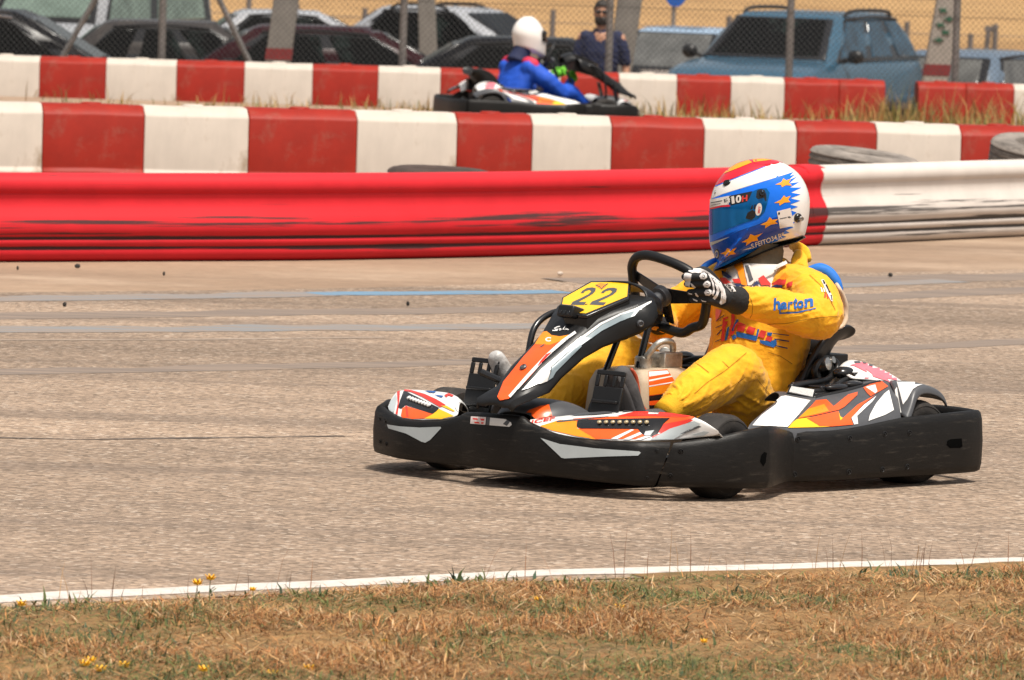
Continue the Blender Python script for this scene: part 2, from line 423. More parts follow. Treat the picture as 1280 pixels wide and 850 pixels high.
dk = N.new('ShaderNodeMapRange'); dk.inputs[1].default_value = .35; dk.inputs[2].default_value = .65; dk.inputs[3].default_value = .78; dk.inputs[4].default_value = 1.12; L.new(ns3.outputs['Fac'], dk.inputs[0])
mul2 = N.new('ShaderNodeMix'); mul2.data_type = 'RGBA'; mul2.blend_type = 'MULTIPLY'; mul2.inputs[0].default_value = 1; L.new(c2, mul2.inputs[6]); L.new(dk.outputs[0], mul2.inputs[7]); c2 = mul2.outputs[2]
c3 = mixc(ramp(ns2.outputs['Fac'], .69, .80), c2, (.09, .07, .055))
L.new(c3, b.inputs['Base Color'])
# grain relief follows the chips
bp = [n for n in N if n.type == 'BUMP'][0]; L.new(vo.outputs['Distance'], bp.inputs['Height']); bp.inputs['Distance'].default_value = .006; bp.inputs['Strength'].default_value = .5
M['asphalt'] = m
mb = MB(); rows = []
e0 = off(near, -.16)
for x in XS:
    y0 = at_x(e0, x); y1 = at_x(far, x)
    rows.append([(x, y0+(y1-y0)*t, .004) for t in np.linspace(0, 1, 24)])
mb.grid(rows); tag(obj('track', mb, M['asphalt'], smooth=180), kind='structure')
M['linepaint'] = mat('worn white paint', (.56, .51, .46), .7, var=.15, scale=30, dirt=(.25, .19, .145), dirtamt=.85, dscale=9, dthr=.56)
M['bluepaint'] = mat('worn blue paint', (.11, .24, .36), .7, var=.15, scale=20, dirt=(.23, .175, .135), dirtamt=.85, dscale=5, dthr=.47, stretch=(.6, 3, 1))
M['bluefaded'] = mat('almost worn off blue paint', (.185, .205, .22), .75, var=.12, scale=20, dirt=(.25, .187, .142), dirtamt=1, dscale=4, dthr=.40, stretch=(.35, 4, 1))
def strip(name, line_, w0, w1, m, z, wob=.0):
    mb = MB(); a = off(line_, w0); c = off(line_, w1)
    mb.grid([[(p[0], p[1]+wob*noise.noise((p[0]*3, 1, 0)), z) for p in a], [(p[0], p[1]+wob*noise.noise((p[0]*3, 7, 0)), z) for p in c]])
    return tag(obj(name, mb, m, smooth=0), kind='structure')
def dense(pts, k=6): 
    q = crom([Vector((*p, 0)) for p in pts], k); return [gp(p.x, p.y) for p in q]
strip('edge_line', extend(dense(NEAR[1:-1], 30)), -.072, .072, M['linepaint'], .0055, .035)
strip('blue_line', dense([(392, 368.5), (480, 368), (560, 367.3), (640, 366.8), (706, 366)], 20), -.12, .12, M['bluepaint'], .0058, .05)
strip('worn_blue_line', dense([(-200, 377), (0, 374.8), (140, 372.8), (280, 370.5), (400, 368.5)], 20), -.17, .15, M['bluefaded'], .0055, .1)
strip('worn_blue_line', dense([(1000, 360), (1080, 356.5), (1190, 352)], 20), -.13, .10, M['bluefaded'], .0055, .08)
strip('worn_blue_line', dense([(-200, 415), (0, 413.5), (180, 412.8), (420, 411), (690, 409)], 20), -.17, .17, M['bluefaded'], .0055, .1)
M['palefaded'] = mat('pale scuffed seam', (.31, .24, .185), .8, var=.1, dirt=(.24, .18, .136), dirtamt=1, dscale=3, dthr=.45, stretch=(.4, 4, 1))
strip('pale_seam', dense([(-200, 428), (0, 426.5), (260, 425.5), (480, 423)], 20), -.03, .03, M['palefaded'], .0055, .03)

M['crack'] = mat('old crack in the asphalt', (.06, .048, .04), .9, var=.2, dirt=(.25, .187, .142), dirtamt=1, dscale=2.5, dthr=.5, stretch=(.6, 4, 1))
M['rubbered'] = mat('rubber laid on the asphalt', (.155, .122, .10), .8, var=.15, scale=30, dirt=(.245, .184, .14), dirtamt=1, dscale=2.2, dthr=.42, stretch=(.22, 5, 1))
strip('asphalt_crack', dense([(-200, 548), (0, 549), (120, 550.5), (260, 549), (430, 546.5)], 24), -.018, .012, M['crack'], .0055, .03)
strip('rubber_line', dense([(-200, 400), (0, 397), (300, 393), (640, 388), (1000, 376), (1280, 364), (1600, 350)], 24), -.16, .2, M['rubbered'], .005, .1)
strip('rubber_line', dense([(-200, 470), (0, 466), (320, 460), (640, 452), (1000, 440), (1280, 428), (1600, 412)], 24), -.14, .12, M['rubbered'], .005, .1)
strip('rubber_line', dense([(700, 352), (1000, 350), (1280, 346), (1600, 336)], 24), -.28, .2, M['rubbered'], .005, .1)
# verge
E1 = [(-900, 834), (-300, 792), (0, 770), (160, 762), (320, 752), (480, 743), (640, 735), (800, 731), (960, 728), (1120, 724), (1280, 719), (1600, 712), (2200, 705)]
ve = extend([gp(*p) for p in E1])
mb = MB(); rows = []
def zv(x, y, y1): 
    t = max(0, y1-y); return .012+.05*min(1, t/.5)+.03*noise.noise((x*1.7, y*1.7, 0))*min(1, t/.3)
for x in np.linspace(-9, 9, 181):
    y1 = at_x(ve, x)+.05*noise.noise((x*4, 3, 0)); rows.append([(x, y, zv(x, y, y1)) for y in y1-np.concatenate([[0], np.linspace(.04, .5, 8), np.linspace(.7, 6, 16)])])
mb.grid(rows); tag(obj('verge', mb, M['soil'], smooth=180), kind='structure')
# dark soil strip beside the line on the right
strip('soil_strip', dense([(800, 722.5), (900, 718.5), (1000, 715.5), (1140, 711.5), (1280, 709), (1600, 703)], 20), -.16, .05, M['soil'], .006, .12)

def blades_mat(name, rough=.75):
    m = bpy.data.materials.new(name); m.use_nodes = True; N = m.node_tree.nodes; L = m.node_tree.links
    a = N.new('ShaderNodeAttribute'); a.attribute_name = 'tint'; b = N['Principled BSDF']; b.inputs['Roughness'].default_value = rough; b.inputs['Specular IOR Level'].default_value = .2
    L.new(a.outputs['Color'], b.inputs['Base Color'])
    t = N.new('ShaderNodeBsdfTranslucent'); L.new(a.outputs['Color'], t.inputs[0]); mx = N.new('ShaderNodeMixShader'); mx.inputs[0].default_value = .25
    L.new(b.outputs[0], mx.inputs[1]); L.new(t.outputs[0], mx.inputs[2]); L.new(mx.outputs[0], N['Material Output'].inputs[0]); return m
M['blade'] = blades_mat('grass blades')
def blades(name, P, h, wd, tilt, az, cols, bend=.5):
    """P (n,3) roots; one bent tapering blade each"""
    n = len(P); d = np.stack([np.cos(az), np.sin(az), np.zeros(n)], 1); s = np.stack([-np.sin(az), np.cos(az), np.zeros(n)], 1)
    up = np.array([0, 0, 1.])
    def p(t, tl): return P+(d*np.sin(tl)[:, None]+up*np.cos(tl)[:, None])*(h*t)[:, None]
    mid = p(np.full(n, .55), tilt); t2 = np.minimum(tilt+bend*(.3+rng.random(n)), 1.62)
    tip = mid+(d*np.sin(t2)[:, None]+up*np.cos(t2)[:, None])*(h*.5)[:, None]
    tip[:, 2] = np.maximum(tip[:, 2], P[:, 2]+.004)
    W = (s*wd[:, None])
    v = np.stack([P-W, P+W, mid+W*.75, mid-W*.75, tip], 1).reshape(-1, 3)
    me = bpy.data.meshes.new(name); me.vertices.add(5*n); me.vertices.foreach_set('co', v.astype(np.float32).ravel())
    base = np.arange(n)*5
    loops = np.stack([base, base+1, base+2, base+3, base+3, base+2, base+4], 1).ravel()
    me.loops.add(7*n); me.loops.foreach_set('vertex_index', loops.astype(np.int32))
    me.polygons.add(2*n); st = np.stack([np.arange(n)*7, np.arange(n)*7+4], 1).ravel(); me.polygons.foreach_set('loop_start', st.astype(np.int32))
    me.update(calc_edges=True); me.validate()
    ca = me.color_attributes.new('tint', 'FLOAT_COLOR', 'POINT'); c4 = np.concatenate([np.repeat(cols, 5, 0), np.ones((5*n, 1))], 1); ca.data.foreach_set('color', c4.astype(np.float32).ravel())
    me.materials.append(M['blade']); o = bpy.data.objects.new(name, me); COL.objects.link(o); o['kind'] = 'stuff'; return o
def pick(n, pal, jit=.18):
    pal = np.array(pal); c = pal[rng.integers(0, len(pal), n)]; return np.clip(c*(1+jit*rng.standard_normal((n, 1))), .005, 1)
def nf(x, y, s, seed=0): return np.array([noise.noise((a*s, b_*s, seed)) for a, b_ in zip(x, y)])
vx = [p[0] for p in ve]; vy = [p[1] for p in ve]
def sow(n, pw=1.0):
    x = rng.uniform(-2.9, 2.9, n); edge = np.interp(x, vx, vy); t = rng.random(n)**pw*3.9; y = edge-t+.05*nf(x, x*0+5, 4)
    z = np.array([zv(a, b_, c) for a, b_, c in zip(x, y, edge)])-.004
    return np.stack([x, y, z], 1), t
straw = [(.47, .27, .11), (.55, .33, .15), (.42, .20, .075), (.36, .15, .06), (.58, .41, .24), (.22, .11, .05), (.48, .24, .10), (.12, .065, .03), (.36, .24, .11)]
greens = [(.12, .155, .05), (.16, .19, .065), (.085, .125, .055), (.20, .20, .075), (.065, .10, .05)]
def greenish(P, t): return np.clip(.33+2.3*nf(P[:, 0], P[:, 1], 1.3, 9)+.9*nf(P[:, 0], P[:, 1], 4.2, 5)+.42*np.clip(-P[:, 0]-.2, 0, 1.6)*np.clip(t-.35, 0, 1), .03, .88)
# matted layer of dead blades lying flat
P, t = sow(190000, 1.05); cl_ = nf(P[:, 0], P[:, 1], 2.3, 3); k_ = rng.random(len(P)) < np.clip(.15+t*2.2, 0, 1)*np.clip(.85+cl_, .4, 1); P = P[k_]; t = t[k_]; n = len(P)
cols = pick(n, straw, .25); gm = rng.random(n) < .6*greenish(P, t); cols[gm] = pick(gm.sum(), greens)
P[:, 2] += .012*rng.random(n)
blades('dry_grass_mat', P, .018+.068*rng.random(n)**2.2, .0009+.0015*rng.random(n), rng.uniform(1.15, 1.56, n), rng.normal(0, .9, n)+math.pi*rng.integers(0, 2, n), cols, .15)
# short upright growth
P, t = sow(135000, 1.05); cl_ = nf(P[:, 0], P[:, 1], 2.3, 3); k_ = rng.random(len(P)) < np.clip(.1+t*1.6, 0, 1)*np.clip(.6+1.2*cl_, .15, 1); P = P[k_]; t = t[k_]; cl_ = cl_[k_]; n = len(P)
cols = pick(n, straw, .2); gm = rng.random(n) < greenish(P, t); cols[gm] = pick(gm.sum(), greens)
blades('dry_grass', P, (.014+.034*rng.random(n)**2)*(1+.7*cl_)*np.clip(.35+1.2*t, .3, 1), .0009+.0015*rng.random(n), rng.uniform(.2, 1.2, n), rng.uniform(0, 6.283, n), cols, .7)
# tall thin stalks at the edge of the grass
n = 700; x = rng.uniform(-2.8, 2.8, n); edge = np.interp(x, vx, vy); y = edge-rng.random(n)**2*2.2+.02
P = np.stack([x, y, np.full(n, .02)], 1); kk = nf(x, y, 1.6, 4) > -.05; P = P[kk]; n = len(P)
blades('dry_stalks', P, .06+.12*rng.random(n)**2.2, .0008+.0006*rng.random(n), rng.uniform(0, .5, n), rng.uniform(0, 6.28, n), pick(n, [(.30, .15, .08), (.40, .24, .11), (.22, .12, .08)]), .25)
# broad green weeds in rosettes
Pw = []; 
for _ in range(620):
    cx = rng.uniform(-2.7, 2.7); cy = np.interp(cx, vx, vy)-(.1+rng.random()**.8*2.6)
    if noise.noise((cx*.9, cy*.9, 21))+(-.16*cx) < -.02 and rng.random() > .22: continue
    k = rng.integers(16, 60); s = .035+.075*rng.random()
    for _ in range(k): Pw.append((cx+rng.normal(0, s), cy+rng.normal(0, s), .03, s))
Pw = np.array(Pw); n = len(Pw)
blades('green_weeds', Pw[:, :3], (.02+.04*rng.random(n)), .0025+.0035*rng.random(n), rng.uniform(.2, 1.35, n), rng.uniform(0, 6.28, n), pick(n, [(.075, .10, .04), (.10, .14, .05), (.06, .095, .06), (.13, .155, .055), (.075, .12, .08)]), .6)

# ------------------------------------------------------------------ long rounded barrier at the far edge of the track
def scuffed(name, col, dark=(.03, .028, .028), pale=(.5, .4, .3)):
    m = mat(name, col, .58, var=.07, scale=5, spec=.22)
    N = m.node_tree.nodes; L = m.node_tree.links; b = N['Principled BSDF']; src = b.inputs['Base Color'].links[0].from_socket
    tc = N.new('ShaderNodeTexCoord'); sep = N.new('ShaderNodeSeparateXYZ'); L.new(tc.outputs['Object'], sep.inputs[0])
    mp = N.new('ShaderNodeMapping'); mp.inputs['Scale'].default_value = (.55, .55, 30); L.new(tc.outputs['Object'], mp.inputs[0])
    nz = N.new('ShaderNodeTexNoise'); nz.inputs['Scale'].default_value = 1.3; nz.inputs['Detail'].default_value = 9; nz.inputs['Roughness'].default_value = .62; L.new(mp.outputs[0], nz.inputs['Vector'])
    # patchy scuffing on the bulge; the two grooves run dark all along
    cr = N.new('ShaderNodeValToRGB'); L.new(sep.outputs['Z'], cr.inputs[0]); e = cr.color_ramp.elements
    e[0].position = 0; e[0].color = (.06, .06, .06, 1); e[1].position = .02; e[1].color = (.08,)*3+(1,)
    for p, v in ((.058, .05), (.066, .34), (.076, .34), (.084, .02), (.112, .02), (.118, .34), (.130, .28), (.138, .12), (.16, .09), (.185, .15), (.215, .19), (.235, .12), (.255, -.04), (.45, -.06)):
        q = e.new(p); q.color = (v, v, v, 1)
    ad = N.new('ShaderNodeMath'); ad.operation = 'ADD'; L.new(nz.outputs['Fac'], ad.inputs[0]); L.new(cr.outputs['Color'], ad.inputs[1])
    mr = N.new('ShaderNodeMapRange'); mr.inputs[1].default_value = .65; mr.inputs[2].default_value = .71; mr.inputs[4].default_value = .92; L.new(ad.outputs[0], mr.inputs[0])
    mx = N.new('ShaderNodeMix'); mx.data_type = 'RGBA'; L.new(mr.outputs[0], mx.inputs[0]); L.new(src, mx.inputs[6]); mx.inputs[7].default_value = (*dark, 1)
    L.new(mx.outputs[2], b.inputs['Base Color']); return m
M['barrier_red'] = scuffed('red barrier plastic', (.57, .018, .026))
M['barrier_white'] = scuffed('white barrier plastic', (.60, .54, .49), dark=(.05, .045, .042))
PROF = [(.0, .004), (.055, .004), (.085, .03), (.09, .062), (.085, .069), (.085, .077), (.098, .086), (.104, .105), (.100, .115), (.094, .121), (.097, .131), (.112, .145), (.118, .172), (.112, .205), (.095, .24), (.074, .272), (.062, .302), (.062, .330), (.066, .341), (.065, .349), (.073, .356), (.080, .378), (.078, .408), (.055, .434), (.02, .446), (-.05, .448), (-.10, .43), (-.12, .38), (-.12, .004)]
def barrier(name, basepts, label, m, a=0, b_=None):
    base = [gp(*p) for p in basepts]; pts = crom([Vector(p.tolist()) for p in base], 14)
    rings = []
    for i, p in enumerate(pts):
        t = (pts[min(i+1, len(pts)-1)]-pts[max(0, i-1)]).normalized(); nn = Vector((t.y, -t.x, 0))
        k = 1+.02*noise.noise((p.x*.9, 3, 0)); bl = .012*noise.noise((p.x*.7, 9, 0))
        rings.append([p+nn*((d-.10)*k+bl)+Vector((0, 0, z*(1+.015*noise.noise((p.x*.6, z*2, 5))))) for d, z in PROF])
    mb = MB(); mb.rings(rings, cap=True)
    o = obj(name, mb, m, smooth=50); tag(o, label, 'track barrier'); return o
barrier('track_barrier', [(-1500, 336), (-500, 331), (-200, 330), (0, 328.5), (210, 327.5), (420, 326), (660, 321), (880, 314), (1022, 308)], 'long red rounded plastic barrier with black scuffs and dark groove lines along the far track edge', M['barrier_red'])
barrier('track_barrier', [(1031, 307.6), (1150, 302.5), (1280, 296.5), (1500, 287), (1900, 270), (2700, 236)], 'white rounded plastic barrier with black scuff marks, joined to the end of the red one', M['barrier_white'])
# red end collar that laps over the white section
mb = MB(); a = gp(1012, 308.4); b_ = gp(1040, 307); t = Vector((b_-a).tolist()).normalized(); nn = Vector((t.y, -t.x, 0)); rings = []
for q in np.linspace(0, 1, 6):
    rings.append([Vector((a+(b_-a)*q).tolist())+nn*((d-.10)*1.05+.004)+t*(.05*math.sin(z*22+.6)*q)+Vector((0, 0, z*1.012)) for d, z in PROF])
mb.rings(rings, cap=True); lap = obj('end_collar', mb, M['barrier_red'], smooth=50); 
lap.parent = [o for o in COL.objects if o.name.startswith('track_barrier') and 'red rounded' in o.get('label', '')][0]
# ------------------------------------------------------------------ rows of red and white plastic blocks
M['block_red'] = mat('red block plastic', (.28, .015, .006), .55, spec=.25, var=.14, scale=5, dirt=(.24, .13, .09), dirtamt=.45, dscale=4, dthr=.52, bump=.03, bscale=8)
M['block_white'] = mat('white block plastic', (.53, .465, .40), .6, spec=.25, var=.09, scale=6, dirt=(.27, .19, .12), dirtamt=.85, dscale=5, dthr=.55, stretch=(1, 1, .45), bump=.03, bscale=8)
M['scrape'] = mat('grey scrapes', (.20, .15, .12), .7, var=.3)
ORD = ['first', 'second', 'third', 'fourth', 'fifth', 'sixth', 'seventh', 'eighth', 'ninth', 'tenth', 'eleventh', 'twelfth']
def block(p0, p1, zb, zf, zt, dep, m, label, group, scr=False):
    p0 = Vector(p0); p1 = Vector(p1); t = (p1-p0); L_ = t.length; t.normalize(); nb = Vector((-t.y, t.x, 0))
    c = (p0+p1)/2; H1 = zf-zb; H2 = zt-zb
    mb = MB(); g = .001
    prof = [(-.025, 0), (-.025, .05), (0, .075), (0, H1-.02), (.012, H1), (.10, H2), (dep-.10, H2), (dep-.012, H1), (dep, H1-.02), (dep, .075), (dep+.025, .05), (dep+.025, 0)]
    hs = np.linspace(-L_/2+g, L_/2-g, 7); rings = []
    for q, h in enumerate(hs):
        e = 1 if q in (0, 6) else 0
        rings.append([Vector((h, d+(.004*noise.noise((c.x*3+h*4, z*5, 1)))+(-.006*math.cos(h/L_*math.pi)*(1 if d < .1 else 0)), z+.006*noise.noise((c.x*2+h*3, d*3, 4)))) for d, z in prof])
    mb.rings(rings, cap=True)
    # moulded lug recess on the top
    mb.lathe([(.0, H2+.004), (.05, H2+.012), (.065, H2+.012), (.075, H2-.01)], (0, dep/2, 0), (0, 0, 1), 14)
    o = obj('plastic_block', mb, m, smooth=40, bevel=.008)
    o.location = (c.x, c.y, zb); o.rotation_euler = (0, 0, math.atan2(t.y, t.x))
    tag(o, label, 'barrier block', group)
    return o
def row(edges, zf, zb, zt, dep, where, group, special):
    P = {}
    nr = {'r': 0, 'w': 0}
    for x0, y0, x1, y1, c in edges:
        k = nr[c]; nr[c] += 1
        nm = 'red' if c == 'r' else 'white'
        lab = special.get((c, k)) or f"{nm} block of the {where}, {ORD[k]} {nm} one from left"
        block(gp(x0, y0, zf), gp(x1, y1, zf), zb, zf, zt, dep, M['block_red' if c == 'r' else 'block_white'], lab, group)
def chain(xs_, ys_, cols, gaps=()):
    return [(xs_[i], ys_[i], xs_[i+1], ys_[i+1], cols[i]) for i in range(len(cols)) if cols[i] in 'rw']
X2 = [-205, -75, 54, 181, 311.5, 447, 572, 666, 765, 881, 996.5, 1096.5, 1202, 1306, 1410]
Y2 = [133.4, 136.5, 139.5, 142.5, 145.5, 148.7, 151.5, 153.7, 156, 158.8, 161.5, 164, 166.7, 169.3, 171.8]
row(chain(X2, Y2, 'rwrwrwrwrwrwrw'), .425, -.01, .475, .42, 'nearer row', 'nearer row of red and white blocks',
    {('r', 3): 'red plastic block of the nearer row standing just right of the flat dark tyre', ('w', 3): 'white plastic block of the nearer row right behind the flat dark tyre', ('r', 5): 'red plastic block of the nearer row behind the leaning grey tyre'})
X3 = [-210, -123, -36, 49.7, 132.7, 221, 305.7, 391, 473, 551, 628, 701, 774, 846.5, 914, 981, 1049.5, 1107, 1148, 1208, 1268, 1328, 1388]
Y3_ = [71, 73, 75, 77, 78.5, 80, 82, 84.5, 87.5, 91, 93.5, 95.5, 97.5, 99.5, 100.5, 102, 103.5, 104.8, 104.8, 105.5, 106.3, 107.5, 109]
Y3 = []
for x_ in X3:   # the farther row runs straight, a little closer at its left end
    D_ = 60.9+.3*x_/1280; lo, hi = 40., 140.
    for _ in range(40):
        md = (lo+hi)/2
        if dp(x_, md, D_)[2] > .185: lo = md
        else: hi = md
    Y3.append(lo)
row(chain(X3, Y3, 'rwwrwrwrwrwrwrwrr.rrww'.replace('wwr', 'rwr', 1)), .185, -.30, .225, .42, 'farther row', 'farther row of red and white blocks',
    {})
# ------------------------------------------------------------------ loose tyres between the barriers
def tyre_mesh(R0, r0, wd, grooves=True, n=40):
    mb = MB(); h = wd/2
    prof = [(r0, -h*.75), (r0+.012, -h*.9), (r0+(R0-r0)*.45, -h*1.02), (R0-.03, -h*.93), (R0-.012, -h*.82)]
    if grooves:
        for a in (-.5, -.15, .2, .55): prof += [(R0-.003, h*(a-.13)), (R0, h*a-.012), (R0-.009, h*a-.008), (R0-.009, h*a+.006), (R0, h*a+.01)]
    else: prof += [(R0-.002, -h*.5), (R0, 0), (R0-.002, h*.5)]
    prof += [(R0-.012, h*.82), (R0-.03, h*.93), (r0+(R0-r0)*.45, h*1.02), (r0+.012, h*.9), (r0, h*.75), (r0-.004, 0)]
    rings = [[Vector((r*math.cos(q), r*math.sin(q), z)) for r, z in prof] for q in [2*math.pi*i/n for i in range(n)]]
    mb.rings(rings, loop=True); return mb
M['old_tyre'] = mat('weathered tyre', (.22, .19, .165), .85, var=.35, scale=9, dirt=(.045, .04, .035), dirtamt=.9, dscale=6, dthr=.52, stretch=(1, 1, 4), bump=.2, bscale=30)
M['dark_tyre'] = mat('dark dusty tyre', (.055, .035, .028), .85, var=.3, scale=14, bump=.2, bscale=30)
def loose(px0, px1, pytop, D, wd, m, label, tilt=(0, 0), R_=None):
    a = dp(px0, pytop, D); b_ = dp(px1, pytop, D); R0 = R_ or (b_[0]-a[0])/2
    o = obj('loose_tyre', tyre_mesh(R0, R0*.58, wd), m, smooth=35)
    c = (a+b_)/2; o.location = (c[0], D, c[2]-wd/2); o.rotation_euler = (R(tilt[0]), R(tilt[1]), .3); tag(o, label, 'tyre', 'loose tyres behind the long barrier'); return o
loose(483, 618, 210, 37.2, .20, M['dark_tyre'], 'dark brown tyre lying flat behind the red barrier', (1, 1.2))
loose(1010, 1150, 189.5, 38.6, .20, M['old_tyre'], 'worn grey tyre leaning against the blocks behind the white barrier', (4, 5))
loose(1236, 1390, 178, 39.4, .24, M['old_tyre'], 'grey tyre at the right edge behind the white barrier', (9, 3))
# pile of ground under them is the plain track; a supporting tyre sits below each
for px0, px1, py, D in ((486, 616, 245, 37.2), (1014, 1146, 226, 38.6), (1240, 1385, 222, 39.4)):
    a = dp(px0, py, D); b_ = dp(px1, py, D); R0 = (b_[0]-a[0])/2
# ------------------------------------------------------------------ strip of tall dry grass in front of the farther blocks
n = 9000
x = rng.uniform(-8, 8, n); y = rng.uniform(57.8, 60.9, n); z = np.array([zg(a) for a in y])
P = np.stack([x, y, z], 1); kk = rng.random(n) < np.clip(.25+.9*nf(x, y, .9, 2)+.09*x, .03, 1); P = P[kk]; n = len(P)
cols = pick(n, [(.42, .27, .10), (.36, .22, .08), (.30, .20, .08), (.20, .19, .06), (.13, .13, .05)])
blades('verge_grass', P, .08+(.20+.05*np.clip(P[:, 0], 0, 5))*rng.random(n)**1.5*np.clip(.55+.9*nf(P[:, 0], P[:, 1], 1.3, 7)+.08*np.clip(P[:, 0], 0, 5), .15, 1.3), .004+.004*rng.random(n), rng.uniform(0, .7, n), rng.uniform(0, 6.28, n), cols)
# weeds growing up in front of the nearer blocks
Pn = []
for px, k in ((370, 16), (395, 28), (408, 20), (470, 9), (105, 8)):
    for _ in range(k):
        p = gp(px+rng.normal(0, 11), 226); Pn.append((p[0], p[1]+2.0, 0.0))
Pn = np.array(Pn); n = len(Pn)
blades('tall_weeds', Pn, .14+.16*rng.random(n), .002+.002*rng.random(n), rng.uniform(0, .35, n), rng.uniform(0, 6.28, n), pick(n, [(.34, .22, .07), (.24, .2, .06), (.4, .28, .1)]), .5)
# ------------------------------------------------------------------ the racing kart in the foreground
kart = thing('racing_kart', 'black, orange and white rental kart number 22 cornering on the near track', 'kart', K0.tolist(), math.pi+KA)
def kpl(x, y, P0, n):
    o, d = kray(x, y); o = Vector(o.tolist()); d = Vector(d.tolist()); n = Vector(n)
    return o+d*((Vector(P0)-o).dot(n)/d.dot(n))
def zat(X, Y, py):
    a = kpix(X, Y, 0)[1]; b = kpix(X, Y, .3)[1]; return .3*(py-a)/(b-a)
def wall(name, st, m, parent, thick=.026, lean=0.):
    """st: (Xb,Yb,zb, Xt,Yt,zt); a moulded wall with a rounded lip"""
    n = len(st); rings = []
    prof = [(-.006, 0), (.004, .03), (.009, .14), (.011, .5), (.006, .86), (.0, .965), (-.008, 1.0), (-.020, 1.0), (-.027, .96), (-.028, .85), (-.026, .1), (-.02, 0)]
    for i in range(n):
        a = st[max(i-1, 0)]; b = st[min(i+1, n-1)]
        t = Vector((b[0]-a[0], b[1]-a[1], 0)).normalized(); nn = Vector((t.y, -t.x, 0)); s = st[i]
        B = Vector(s[:3]); T = Vector(s[3:])
        rings.append([B+(T-B)*q+nn*d for d, q in prof])
    mb = MB(); mb.rings(rings, cap=True)
    return obj(name, mb, m, parent, smooth=50)
def spl(st, k=3):
    A = np.array(st); out = []
    for i in range(len(A)-1):
        p0, p1, p2, p3 = A[max(i-1, 0)], A[i], A[i+1], A[min(i+2, len(A)-1)]
        for q in range(k):
            t = q/k; out.append(.5*((2*p1)+(p2-p0)*t+(2*p0-5*p1+4*p2-p3)*t*t+(3*p1-p0-3*p2+p3)*t**3))
    out.append(A[-1]); return [tuple(x) for x in out]
def stn(px, py, zb, pyt, q=None):
    b = kZ(px, py, zb); t = kZ(*q, zb) if q else b
    return (b.x, b.y, zb, t.x, t.y, zat(t.x, t.y, pyt))
# front bumper, far end to near seam
FB = [(.30, -.715, .05, .30, -.715, .225), (.45, -.735, .055, .45, -.735, .228), (.60, -.735, .058, .60, -.735, .232), (.70, -.715, .06, .70, -.715, .232)]
FBp = [(469.5, 566, .061, 506), (479, 568.7, .06, 514), (499.5, 573.7, .0575, 523.5), (526, 577, .0575, 526.3), (559, 580.8, .0585, 524.5)]
FBq = [(572, 582, .0585, 519.5), (580, 583, .0585, 515), (600, 585.5, .06, 516), (624.7, 588.5, .06, 518.3), (648, 591, .06, 520.6), (657, 592, .0595, 527.5), (666, 593, .059, 532)]
FBr = [(680, 595, .058, 538.5), (706, 598, .0565, 546.3), (745, 602.5, .054, 551), (788, 606.5, .052, 552.6), (806, 607.5, .051, 553)]
ST = spl(FB, 3)[:-1]+spl([stn(*s) for s in FBp], 4)[:-1]+spl([stn(*s) for s in FBq], 2)[:-1]+spl([stn(*s) for s in FBr], 3)+[stn(818, 607.6, .051, 553.2, (837, 609))]
front_bumper = wall('front_bumper', ST, M['bumper'], kart)
PLAN = [(s[0], s[1]) for s in ST]
SBp = [stn(821.5, 607.8, .051, 553.7, (840.3, 609.2)), stn(850, 609.5, .05, 552.5), stn(892, 610, .049, 546.5), stn(925, 611, .046, 540), stn(945, 611, .043, 536)]
SBq = [stn(957, 611, .042, 533.3), stn(965, 609.5, .042, 532.5), stn(971.5, 607, .042, 532.8), stn(977, 604.7, .042, 534.5), stn(984, 603, .041, 538), stn(992, 602.3, .04, 540)]
SBr = [stn(1019, 602, .04, 539.6), stn(1060, 600, .04, 536), stn(1129, 596, .04, 522.6), stn(1172, 593.5, .04, 518), stn(1205, 591.3, .04, 514.8)]
corner = [(-.735, .688, .04, -.735, .688, .247), (-.765, .675, .04, -.765, .675, .247)]
SS = [SBp[0]]+spl(SBp[1:], 3)[:-1]+spl(SBq, 3)[:-1]+spl(SBr, 4)
SS2 = SS+[tuple(c) for c in corner]
side_bumper = wall('side_bumper', SS2, M['bumper'], kart)
def mir(st): return [(a, -b, c, d, -e, f) for a, b, c, d, e, f in st][::-1]
wall('side_bumper', mir(SS2), M['bumper'], kart)
RB = [(-.768, .655, .04, -.768, .655, .247), (-.80, .58, .045, -.80, .58, .247), (-.83, .45, .05, -.83, .45, .245), (-.85, .25, .05, -.85, .25, .24)]
wall('rear_bumper', spl(RB+mir(RB), 3), M['bumper'], kart)
# bolts in the side bumper
tb = bvh(front_bumper, side_bumper)
def bolts(pxs, r, parent, m=M['black']):
    for px, py in pxs:
        o, d = kray(px, py); h, nn, _, _ = tb.ray_cast(Vector(o.tolist()), Vector(d.tolist()).normalized())
        if h is None: continue
        mb = MB(); mb.lathe([(r*1.25, -.004), (r*1.25, .0012), (r, .002), (r*.8, -.001), (r*.45, -.001), (r*.4, .003), (.0004, .0035)], h, nn, 14); obj('bolt', mb, m, parent)
bolts([(997.5, 549), (993, 593), (1062.5, 548), (1061, 590), (1106, 542.5), (1103, 587), (1137, 541), (1134, 583.5)], .008, side_bumper)
bolts([(851, 564), (838, 595)], .007, side_bumper, M['bumper'])
bolts([(821, 564), (809, 598), (475, 523), (475.5, 552), (482, 526), (483, 555)], .006, front_bumper, M['bumper'])
M['hole'] = mat('painted slot darkness', (.003, .003, .003), .9, spec=.02)  # near-black stands for the shade inside the slots; no recess is modelled
film('tow_slot', tb, [[(1184, 551), (1188, 549), (1202, 548), (1203, 558), (1200, 560), (1187, 560), (1183, 556)]], M['hole'], side_bumper, .001)
film('strap_slot', tb, [[(951, 570), (955, 565), (958.5, 566), (957, 578), (954, 583), (950, 577)]], M['hole'], side_bumper, .001)
